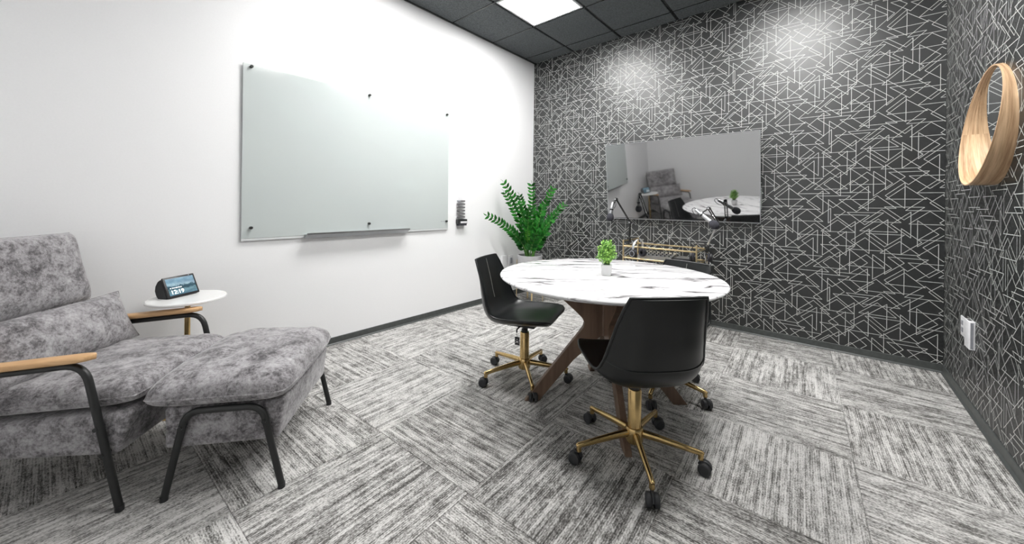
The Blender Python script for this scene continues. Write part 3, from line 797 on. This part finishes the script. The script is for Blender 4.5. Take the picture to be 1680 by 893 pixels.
# text plane: seen from +y, so text x runs towards -x
TM = lambda x, z, y: Matrix(((-1, 0, 0, x), (0, 0, 1, y), (0, 1, 0, z), (0, 0, 0, 1)))
text_mesh('12:19', 0.031, 'white_glow', 'clock_digits', bez, TM(SWD-0.008, S0+0.008, 0.0010))
bm = bmesh.new()
for k, (a, w) in enumerate(((0.0, 0.006), (0.010, 0.008), (0.021, 0.005), (0.029, 0.010), (0.042, 0.008), (0.053, 0.007))):
    bx(bm, (SWD-0.010-a-w, 0.0008, S0+0.039), (SWD-0.010-a, 0.0012, S0+0.0435))
mesh('date_line', bm, 'white_glow', bez)

# ---- television
TA = math.radians(6.5); tvw, tvh = 1.432, 0.812
tv = thing('television', 'large black flat television tilted on the wallpapered wall', 'television', (1.8405, 0.0, 0.998), 0)
tm = Matrix.Translation((0, -0.062, 0)) @ Matrix.Rotation(TA, 4, 'X')     # local x right, z up the panel, -y towards the room
def tvpart(name, lo, hi, mat, bev=0.0, parent=tv):
    o = box_obj(name, lo, hi, mat, parent, bev, 2)
    if parent is tv: o.matrix_local = tm
    return o
hs = tvpart('housing', (-tvw/2, 0.002, 0.0), (tvw/2, 0.030, tvh), 'plastic', 0.003)
tvpart('screen', (-tvw/2+0.006, -0.0005, 0.012), (tvw/2-0.006, 0.004, tvh-0.006), 'screen')
bm = bmesh.new()
for lo, hi in (((-tvw/2, -0.003, 0), (tvw/2, 0.004, 0.0065)), ((-tvw/2, -0.003, tvh-0.004), (tvw/2, 0.004, tvh)), ((-tvw/2, -0.003, 0.0065), (-tvw/2+0.0045, 0.004, tvh-0.004)), ((tvw/2-0.0045, -0.003, 0.0065), (tvw/2, 0.004, tvh-0.004))): bx(bm, lo, hi)
o = mesh('bezel', bm, 'alu', tv); o.matrix_local = tm
box_obj('wall_bracket', (-0.22, -0.066, 0.28), (0.22, -0.002, 0.34), 'black_metal', tv)
box_obj('wall_bracket', (-0.22, -0.046, 0.12), (0.22, -0.002, 0.17), 'black_metal', tv)

# ---- glass board with standoffs and pen tray
wb = thing('glass_board', 'large frosted glass writing board on the white wall', 'whiteboard', (0, -2.3465, 0.889), 0)
hw, hh = 0.8828, 1.185
bm = bmesh.new(); bx(bm, (0.012, -hw, 0), (0.018, hw, hh), 0.0012, 1); gl = mesh('glass_panel', bm, 'board', wb)
box_obj('clear_edge', (0.013, -hw, -0.016), (0.017, hw, -0.0012), 'clear_edge', wb)
for y, z in ((-3.1836, 2.0564), (-2.337, 2.060), (-1.4968, 2.0567), (-3.1764, 0.9612), (-2.329, 0.9626), (-1.4885, 0.9602)):
    s = lathe_obj('standoff', [(0, -0.0165), (0.010, -0.0165), (0.008, 0.0), (0.0098, 0.0), (0.0098, 0.019), (0.008, 0.021), (0, 0.021)], 'black_metal', wb, 16, mtx=Matrix.Rotation(PI/2, 4, 'Y'))
    s.location = (0.018, y+2.3465, z-0.889)
bm = bmesh.new()
prism(bm, [(0.018, 0.000), (0.018, 0.006), (0.072, 0.012), (0.076, 0.020), (0.080, 0.020), (0.077, 0.008), (0.030, -0.022), (0.018, -0.024)], -0.4925, 0.3895)
mesh('pen_tray', bm, 'tray', wb).location = (0, 0, 0.0)
bm = bmesh.new()
for k, w in enumerate((0.010, 0.006, 0.012, 0.008, 0.009)):
    y = 0.793+k*0.0135; bx(bm, (0.018, y, 0.066), (0.0185, y+w, 0.073))
mesh('printed_mark', bm, 'grey_plastic', gl)

# ---- marker rack, markers, eraser
rk = thing('marker_rack', 'slim white marker rack on the wall right of the glass board', 'rack', (0, -1.2835, 0.90), 0)
box_obj('back_plate', (0.0, -0.028, 0.0), (0.004, 0.028, 0.31), 'white_plastic', rk, 0.001, 1)
for k in range(6): box_obj('shelf_clip', (0.004, -0.026, 0.088+k*0.0345), (0.026, 0.026, 0.0905+k*0.0345), 'white_plastic', rk)
orders = ['bottom', 'second from bottom', 'third from bottom', 'third from top', 'second from top', 'topmost']
for k in range(6):
    z = 0.90+0.0905+k*0.0345+0.0075
    m_ = thing('dry_erase_marker', 'dark grey marker in the wall rack, %s of six' % orders[k], 'marker', (0.016, -1.2835, z), 0, 'markers in the wall rack')
    mt = Matrix.Rotation(PI/2, 4, 'X')
    lathe_obj('barrel', [(0, -0.052), (0.0075, -0.052), (0.0075, 0.015), (0, 0.015)], 'marker_grey', m_, 14, mtx=mt)
    lathe_obj('cap', [(0, 0.015), (0.0082, 0.015), (0.0080, 0.052), (0.006, 0.056), (0, 0.056)], 'marker_grey' if k < 5 else 'grey_plastic', m_, 14, mtx=mt)
er = thing('board_eraser', 'black board eraser with white label in the wall rack', 'eraser', (0.004, -1.2835, 0.908), 0)
box_obj('eraser_body', (0, -0.062, 0.018), (0.045, 0.062, 0.068), 'plastic', er, 0.004, 2)
box_obj('felt_pad', (0.002, -0.055, 0.0), (0.043, 0.055, 0.018), 'foam', er)
box_obj('paper_label', (0.045, -0.034, 0.026), (0.0456, 0.058, 0.046), 'white_plastic', er)

# ---- wall plates on the white wall
o1 = thing('wall_plate', 'white rounded plug-in unit low on the white wall', 'wall plate', (0, -0.580, 0.437), 0)
box_obj('cover', (0, -0.050, -0.078), (0.028, 0.050, 0.078), 'white_plastic', o1, 0.013, 4)
box_obj('plate', (0.0, -0.038, -0.060), (0.003, 0.038, 0.060), 'white_plastic', o1)
o2 = thing('wall_socket', 'white wall socket plate beside the tall plant', 'socket', (0, -0.437, 0.437), 0)
box_obj('plate', (0, -0.040, -0.066), (0.006, 0.040, 0.066), 'white_plastic', o2, 0.002, 2)
box_obj('insert', (0.006, -0.018, -0.036), (0.009, 0.018, 0.036), 'grey_plastic', o2, 0.001, 1)
# ---- plug-in unit on the right wall
o3 = thing('plug_in_unit', 'white plug-in unit with grey stripe in the socket below the mirror', 'plug unit', (XR, -0.52, 0.445), 0)
box_obj('plate', (-0.006, -0.085, -0.058), (0, 0.075, 0.058), 'white_plastic', o3, 0.002, 2)
for z in (-0.02, 0.022): box_obj('socket_face', (-0.008, 0.020, z-0.014), (-0.006, 0.050, z+0.014), 'grey_plastic', o3, 0.0008, 1)
un = box_obj('unit_body', (-0.024, -0.194, -0.080), (0.0, -0.100, 0.076), 'white_plastic', o3, 0.004, 3)
box_obj('grey_stripe', (-0.019, -0.1946, -0.074), (-0.008, -0.1936, 0.070), 'grey_plastic', un)
box_obj('vent', (-0.019, -0.16, 0.0758), (-0.006, -0.12, 0.0766), 'plastic', un)

# ---- round wooden mirror, rim deeper at the bottom
mr = thing('round_mirror', 'round wall mirror with deep bent wood rim', 'mirror', (XR, -0.985, 1.560), 0)
RR = 0.295; nseg = 120
def depth_at(a): return 0.054-0.036*math.sin(a)
bm = bmesh.new(); uvl = bm.loops.layers.uv.new('UVMap')
V = []
for k in range(nseg+1):
    a = 2*PI*k/nseg; c, s = math.cos(a), math.sin(a); d = depth_at(a)
    V.append([bm.verts.new((-q, r_*c, r_*s)) for r_, q in ((RR, 0.0), (RR, d), (RR-0.006, d), (RR-0.006, 0.0))] + [a*RR, d])
for k in range(nseg):
    A, B = V[k], V[k+1]
    for i in range(4):
        j = (i+1) % 4
        fce = bm.faces.new((A[i], B[i], B[j], A[j])); w = [0.0, 1.0, 1.03, 2.03]
        for lp, (vv, ii) in zip(fce.loops, ((A, i), (B, i), (B, j), (A, j))):
            wv = w[ii] if not (i == 3 and ii == 0) else 2.06
            lp[uvl].uv = (vv[4], wv*0.085)
bmesh.ops.remove_doubles(bm, verts=bm.verts, dist=1e-6); bmesh.ops.recalc_face_normals(bm, faces=bm.faces)
mesh('wood_rim', bm, 'veneer', mr, smooth=True, auto=40)
lathe_obj('mirror_glass', [(0, 0.002), (RR-0.0062, 0.002), (RR-0.0062, 0.006), (0, 0.006)], 'mirror', mr, 96, mtx=Matrix.Rotation(-PI/2, 4, 'Y'))

# ---- gold bar cart
CX0, CX1, CY0, CY1 = 1.468, 2.135, -0.432, -0.062
cart = thing('bar_cart', 'slim gold metal rolling cart against the wallpapered wall below the television', 'cart', (0, 0, 0), 0)
def bar(name, p, q, w=0.0065, parent=cart, mat='gold_cart'):
    p = Vector(p); q = Vector(q); lo = [min(p[i], q[i])-w for i in range(3)]; hi = [max(p[i], q[i])+w for i in range(3)]
    return box_obj(name, lo, hi, mat, parent, 0.0015, 1)
for x in (CX0, CX1):
    for y in (CY0, CY1):
        po = bar('post', (x, y, 0.052), (x, y, 0.795 if y == CY0 or x == CX0 else 0.755))
        c = share('caster', BASE_LEG['caster'], po, (x-0.012, y, 0.0264), (0, 0, random.uniform(-1, 1)))
        lathe_obj('stem', [(0, 0.03), (0.008, 0.03), (0.008, 0.056), (0, 0.056)], 'plastic', po, 10, mtx=Matrix.Translation((x, y, 0)))
for z in (0.742, 0.628, 0.128):
    for y in (CY0, CY1): bar('rail', (CX0, y, z), (CX1, y, z), 0.0066)
    for x in (CX0, CX1): bar('rail', (x, CY0, z), (x, CY1, z), 0.0058)
bar('handle', (CX0, CY0, 0.793), (CX0, CY1, 0.793), 0.0055)
for z in (0.622, 0.122): box_obj('shelf', (CX0+0.006, CY0+0.006, z-0.003), (CX1-0.006, CY1-0.006, z+0.003), 'screen', cart)
# ---- audio mixer on the top shelf
mx = thing('audio_mixer', 'black and silver audio mixer on the top shelf of the gold cart', 'mixer', (1.735, -0.25, 0.625), 0)
bm = bmesh.new(); prism(bm, [(-0.09, 0.0), (0.09, 0.0), (0.09, 0.06), (-0.09, 0.032)], -0.16, 0.16)
o = mesh('case', bm, 'alu', mx); o.rotation_euler = (0, 0, PI/2)
for r in range(3):
    for c in range(8):
        lathe_obj('knob', [(0, 0), (0.007, 0), (0.006, 0.014), (0, 0.014)], 'plastic', mx, 10, loc=(-0.135+c*0.038, -0.06+r*0.05, 0.035+r*0.0079))
box_obj('connector', (-0.150, -0.085, 0.034), (-0.120, -0.055, 0.060), 'chrome', mx)
rc = thing('audio_recorder', 'flat grey recorder box behind the far swivel chair on the cart', 'recorder', (1.985, -0.24, 0.625), 0)
box_obj('case', (-0.075, -0.09, 0), (0.075, 0.09, 0.035), 'plastic', rc, 0.004, 2)
box_obj('face_plate', (-0.068, -0.083, 0.035), (0.068, 0.083, 0.0365), 'alu', rc)
# ---- headphones
def headphones(lb, loc, rz, band_mat):
    t = thing('headphones', lb, 'headphones', loc, rz, 'headphones on the gold cart')
    pts = [(0.075*math.cos(a), 0, 0.075*math.sin(a)*1.05) for a in [math.radians(q) for q in range(-8, 189, 12)]]
    bd = tube_obj('headband', pts, 0.0075, band_mat, t, 8, squash=(1.9, 0.5))
    for s in (-1, 1):
        mt = Matrix.Translation((s*0.070, 0, -0.052)) @ Matrix.Rotation(PI/2*s, 4, 'Y')
        cp = lathe_obj('ear_cup', [(0, 0.022), (0.028, 0.022), (0.038, 0.016), (0.040, 0.004), (0.034, 0.0), (0, 0.0)], 'plastic', t, 24, mtx=mt)
        lathe_obj('ear_pad', [(0.012, -0.002), (0.036, 0.0), (0.039, -0.010), (0.032, -0.018), (0.016, -0.016)], 'foam', cp, 24, mtx=mt)
        lathe_obj('cup_ring', [(0.022, 0.0222), (0.026, 0.0235), (0.029, 0.022)], 'grey_plastic', cp, 24, mtx=mt)
        box_obj('yoke', (s*0.074-0.004, -0.006, -0.045), (s*0.074+0.004, 0.006, 0.005), band_mat, t, 0.001, 1)
    return t
headphones('black headphones with silver band hung over the front rail of the gold cart', (1.615, -0.432, 0.742-0.005+0.0), math.radians(75), 'alu')
headphones('black headphones hung over the right end rail of the gold cart', (CX1+0.004, -0.30, 0.742-0.005), math.radians(12), 'plastic')
cb = thing('coiled_cable', 'pale coiled cable hanging at the right end of the gold cart', 'cable', (2.150, -0.24, 0.66), 0)
for k in range(5):
    rr_ = 0.050+0.004*(k % 3)
    pts = [(0.012+0.006*k+0.010*math.sin(a*2+k), rr_*math.cos(a)+0.004*k, rr_*math.sin(a)*1.15-0.002*k) for a in [2*PI*q/28 for q in range(28)]]
    tube_obj('cable_loop', pts, 0.0026, 'pale_cable' if k % 2 else 'plastic', cb, 6, closed=True)

# ---- boom arms and microphones
def boom(lb, base, pts, mid_r, clamp_on):
    t = thing('boom_stand', lb, 'boom stand', base, 0, 'microphone arms on the cart')
    b = Vector(base); P = [Vector(p)-b for p in pts]
    box_obj('clamp', (-0.016, -0.02, -0.035), (0.016, 0.02, 0.020), 'black_metal', t, 0.003, 1)
    tube_obj('clamp_screw', [(0, 0, -0.035), (0, 0, -0.065)], 0.005, 'black_metal', t, 8)
    tube_obj('pole', [(0, 0, 0.015), P[0]], 0.0095, 'black_metal' if mid_r == 0 else 'alu', t, 10)
    for a, c in zip(P, P[1:]):
        d = (c-a).normalized(); s = d.cross(Vector((0.2, 0.3, 1))).normalized()*0.011
        for q in (-1, 1): tube_obj('boom_rod', [a+s*q, c+s*q], 0.0048, 'black_metal', t, 8)
        bm = bmesh.new(); L_ = (c-a).length; n = 60
        tube(bm, [a.lerp(c, 0.12+0.5*i/n)+(s.normalized()*math.cos(i*1.3)+s.normalized().cross(d)*math.sin(i*1.3))*0.0045+s*0 for i in range(n)], 0.0012, 4)
        mesh('spring', bm, 'chrome', t)
    for p in P:
        o = lathe_obj('joint', [(0, -0.014), (0.014, -0.014), (0.014, 0.014), (0, 0.014)], 'black_metal', t, 14, mtx=Matrix.Translation(p) @ Matrix.Rotation(PI/2, 4, 'X'))
        lathe_obj('joint_knob', [(0, 0.014), (0.008, 0.014), (0.008, 0.024), (0, 0.024)], 'chrome', o, 10, mtx=Matrix.Translation(p) @ Matrix.Rotation(PI/2, 4, 'X'))
    return t
def mic(lb, tail, foam_c, hold):
    tail = Vector(tail); fc = Vector(foam_c); d = (fc-tail).normalized(); Lm = (fc-tail).length
    t = thing('microphone', lb, 'microphone', tail, 0, 'microphones over the cart')
    q = Vector((0, 0, 1)).rotation_difference(d).to_matrix().to_4x4()
    lathe_obj('body', [(0, 0), (0.010, 0.0), (0.0135, 0.006), (0.0145, 0.05), (0.0165, 0.055), (0.0165, 0.062), (0.0155, 0.066), (0.018, Lm-0.03), (0.0, Lm-0.03)], 'alu', t, 20, mtx=q)
    lathe_obj('band', [(0.0165, 0.066), (0.0185, 0.068), (0.0185, 0.078), (0.0165, 0.080)], 'plastic', t, 20, mtx=q)
    fr_ = 0.036
    lathe_obj('foam_windscreen', [(0, Lm-0.040), (0.020, Lm-0.040), (0.030, Lm-0.025), (fr_, Lm-0.004), (fr_*0.97, Lm+0.012), (0.027, Lm+0.028), (0.014, Lm+0.037), (0, Lm+0.040)], 'foam', t, 24, mtx=q)
    h = Vector(hold)-tail
    tube_obj('clip', [h, d*0.055], 0.006, 'plastic', t, 8)
    side = d.cross(Vector((0, 1, 0))).normalized()
    if side.z < 0: side = -side
    pts = catmull([(0, 0, 0), -d*0.018+side*0.004, -d*0.024-side*0.02, d*0.02-side*0.036, d*0.06-side*0.026], 6)
    tube_obj('cable', pts, 0.0026, 'plastic', t, 6)
    return t
boom('black boom arm at the left end of the gold cart', (1.468, -0.30, 0.80), [(1.479, -0.30, 0.972), (1.372, -0.40, 1.206)], 0, 0)
mic('silver microphone with foam ball hanging straight down at left of the cart', (1.345, -0.42, 1.172), (1.328, -0.44, 1.020), (1.372, -0.40, 1.206))
boom('black boom arm with silver pole at the right end of the gold cart', (2.146, -0.12, 0.752), [(2.262, -0.25, 0.995), (2.225, -0.42, 1.127)], 1, 0)
mic('silver microphone with foam ball slanting down to the right of the cart', (2.142, -0.50, 1.115), (2.296, -0.55, 0.993), (2.225, -0.42, 1.127))

# ---- tall plant in grey pot on brass stand
PCX, PCY = 0.355, -0.505
stand = thing('plant_stand', 'brass four legged plant stand holding the grey pot', 'plant stand', (PCX, PCY, 0), math.radians(2))
for k in range(4):
    a = PI/4+k*PI/2; x, y = 0.155*math.cos(a), 0.155*math.sin(a)
    bm = bmesh.new(); bx(bm, (-0.009, -0.003, 0.0), (0.009, 0.003, 0.495), 0.001, 1)
    o = mesh('leg', bm, 'gold_cart', stand); o.location = (x, y, 0); o.rotation_euler = (0, 0, a+PI/2)
for k in range(2):
    bm = bmesh.new(); bx(bm, (-0.154, -0.007, 0.185+0.006*k), (0.154, 0.007, 0.191+0.006*k)); o = mesh('cross_bar', bm, 'gold_cart', stand); o.rotation_euler = (0, 0, PI/4+k*PI/2)
zz = thing('potted_plant', 'tall dark green leafy plant in light grey pot in the corner', 'plant', (PCX, PCY, 0.197), 0)
lathe_obj('pot', [(0, 0.0), (0.118, 0.0), (0.126, 0.01), (0.147, 0.345), (0.1475, 0.352), (0.136, 0.352), (0.132, 0.30), (0, 0.30)], 'pot_grey', zz, 48)
lathe_obj('soil', [(0.1325, 0.312), (0.08, 0.322), (0, 0.328)], 'soil', zz, 32)
def leaf_mesh(name, mat):
    bm = bmesh.new(); n = 7; rows = []
    for i in range(n+1):
        t = i/n; w = 0.225*math.sin(PI*t**0.8)**0.85 if 0 < t < 1 else 0.0
        z = 0.10*math.sin(PI*t)-0.10*t*t
        if w < 0.01: rows.append([bm.verts.new((t, 0, z))])
        else: rows.append([bm.verts.new((t, -w, z+0.10*w)), bm.verts.new((t, 0, z-0.03)), bm.verts.new((t, w, z+0.10*w))])
    for A, B in zip(rows, rows[1:]):
        if len(A) == 1: bm.faces.new((A[0], B[0], B[1])); bm.faces.new((A[0], B[1], B[2]))
        elif len(B) == 1: bm.faces.new((A[0], B[0], A[1])); bm.faces.new((A[1], B[0], A[2]))
        else: bm.faces.new((A[0], B[0], B[1], A[1])); bm.faces.new((A[1], B[1], B[2], A[2]))
    # give the blade a little thickness
    geo = bmesh.ops.solidify(bm, geom=list(bm.faces), thickness=0.02)
    bmesh.ops.recalc_face_normals(bm, faces=bm.faces)
    me = bpy.data.meshes.new(name); bm.to_mesh(me); bm.free(); me.materials.append(M[mat])
    for p in me.polygons: p.use_smooth = True
    return me
LEAF = leaf_mesh('leaflet', 'zz_leaf'); LEAF2 = leaf_mesh('leaflet', 'young_leaf')
fronds = [((0.142, -0.749, 1.391), 1, 0.5), ((0.182, -0.781, 1.276), 1, 0.35), ((0.120, -0.990, 1.015), 1, 0.55), ((0.358, -0.496, 1.376), 1, 0.15), ((0.521, -0.291, 1.338), 1, 0.25), ((0.627, -0.200, 1.144), 1, 0.4),
          ((0.600, -0.400, 0.975), 1, 0.45), ((0.432, -0.631, 1.090), 1, 0.2), ((0.459, -0.410, 1.130), 1, 0.2), ((0.454, -0.678, 0.852), 2, 0.2), ((0.540, -0.615, 0.815), 1, 0.3), ((0.225, -0.560, 1.240), 1, 0.25), ((0.300, -0.733, 0.80), 1, 0.4), ((0.573, -0.453, 0.83), 1, 0.3)]
O3 = Vector((PCX, PCY, 0.197))
for fi, (tip, kind, sag) in enumerate(fronds):
    tip = Vector(tip)-O3; ang = fi*2.4; root = Vector((0.045*math.cos(ang), 0.045*math.sin(ang), 0.318))
    hv = tip-root; mid = root+hv*0.5+Vector((-hv.x, -hv.y, 0))*0.32*sag*2+Vector((0, 0, 0.10*sag*hv.length+0.02))
    path = [root*(1-t)**2+mid*2*t*(1-t)+tip*t*t for t in [k/16 for k in range(17)]]
    st_ = tube_obj('frond', path, [0.0085*(1-0.75*k/16) for k in range(17)], 'stem', zz, 7)
    Lf = sum((path[k+1]-path[k]).length for k in range(16))
    npair = max(4, min(15, int(Lf/0.046)))
    for k in range(npair):
        t = 0.24+0.76*(k+0.5)/npair; i = min(15, int(t*16)); p = path[i].lerp(path[i+1], t*16-i); d = (path[i+1]-path[i]).normalized()
        side = d.cross(Vector((0.62, -0.75, 0.25)))
        if side.length < 0.1: side = d.cross(Vector((0, 1, 0)))
        # twist the frond so that its flat side looks into the room
        side.normalize(); side = (Matrix.Rotation(0.35*math.sin(fi*1.9)+random.uniform(-0.15, 0.15), 3, d) @ side)
        up_ = side.cross(d).normalized()
        for s in (-1, 1):
            dirv = (d*0.62+side*s*0.78+up_*0.25+Vector((random.uniform(-.1, .1), random.uniform(-.1, .1), random.uniform(-.1, .1)))).normalized()
            zax = (up_-dirv*up_.dot(dirv)).normalized(); yax = zax.cross(dirv)
            size = (0.083 if kind == 1 else 0.055)*(1.22-0.50*t)*random.uniform(0.9, 1.1)
            if p.x+O3.x+dirv.x*size < 0.015: size *= 0.6
            o = share('leaflet', LEAF if kind == 1 else LEAF2, st_)
            o.matrix_local = Matrix(((dirv.x*size, yax.x*size, zax.x*size, p.x), (dirv.y*size, yax.y*size, zax.y*size, p.y), (dirv.z*size, yax.z*size, zax.z*size, p.z), (0, 0, 0, 1)))
    d = (path[16]-path[15]).normalized(); zax = d.orthogonal().normalized(); yax = zax.cross(d); size = 0.055
    o = share('leaflet', LEAF if kind == 1 else LEAF2, st_)
    p = path[16]; o.matrix_local = Matrix(((d.x*size, yax.x*size, zax.x*size, p.x), (d.y*size, yax.y*size, zax.y*size, p.y), (d.z*size, yax.z*size, zax.z*size, p.z), (0, 0, 0, 1)))

# ---- small bushy plant on the table
sp = thing('small_potted_plant', 'small bright green bushy plant in white pot on the marble table', 'plant', (2.040, -1.962, TZ), 0)
bm = bmesh.new()
RZ = Matrix.Rotation(math.radians(20), 4, 'Z')
def frus(z0, z1, a, b):
    A = [bm.verts.new(RZ @ Vector((sx_*a, sy_*a, z0))) for sx_, sy_ in ((-1, -1), (1, -1), (1, 1), (-1, 1))]; B = [bm.verts.new(RZ @ Vector((sx_*b, sy_*b, z1))) for sx_, sy_ in ((-1, -1), (1, -1), (1, 1), (-1, 1))]
    for i in range(4): bm.faces.new((A[i], A[(i+1) % 4], B[(i+1) % 4], B[i]))
    bm.faces.new(A[::-1]); bm.faces.new(B)
frus(0, 0.062, 0.024, 0.029); bmesh.ops.bevel(bm, geom=list(bm.edges), offset=0.003, segments=2, affect='EDGES'); bmesh.ops.recalc_face_normals(bm, faces=bm.faces)
mesh('pot', bm, 'pot_white', sp, smooth=True, auto=40)
lathe_obj('soil', [(0.0255, 0.0622), (0.0, 0.0640)], 'soil', sp, 4, mtx=RZ @ Matrix.Rotation(PI/4, 4, 'Z'))
bm = bmesh.new(); bs = bmesh.new()
for k in range(120):
    th_ = random.uniform(0, 2*PI); ph = random.uniform(0.02, 1.0)
    dv = Vector((math.cos(th_)*math.sqrt(1-(1-ph)**2*0.9), math.sin(th_)*math.sqrt(1-(1-ph)**2*0.9), 0.25+1.9*(1-ph)))
    Ls = random.uniform(0.85, 1.0); tip = Vector((dv.x*0.056*Ls, dv.y*0.056*Ls, 0.078+dv.z*0.060*Ls)); root = Vector((random.uniform(-.014, .014), random.uniform(-.014, .014), 0.058))
    midp = root.lerp(tip, 0.5)+Vector((0, 0, 0.012))
    pts = [root*(1-t)**2+midp*2*t*(1-t)+tip*t*t for t in (0, .25, .5, .75, 1)]
    tube(bs, pts, 0.0011, 4)
    for q in range(9):
        t = 0.30+0.70*q/8; p = root*(1-t)**2+midp*2*t*(1-t)+tip*t*t
        d = Vector((random.uniform(-1, 1), random.uniform(-1, 1), random.uniform(-0.3, 1.0))).normalized(); s = d.orthogonal().normalized(); n_ = d.cross(s)
        l = random.uniform(0.009, 0.016); w = l*0.34
        a_, b_, c_, e_ = p, p+d*l*0.5+s*w+n_*0.001, p+d*l, p+d*l*0.5-s*w+n_*0.001
        bm.faces.new([bm.verts.new(z) for z in (a_, b_, c_, e_)])
o = mesh('foliage', bm, 'bush', sp); o['kind'] = 'stuff'
o = mesh('stems', bs, 'stem', sp); o['kind'] = 'stuff'
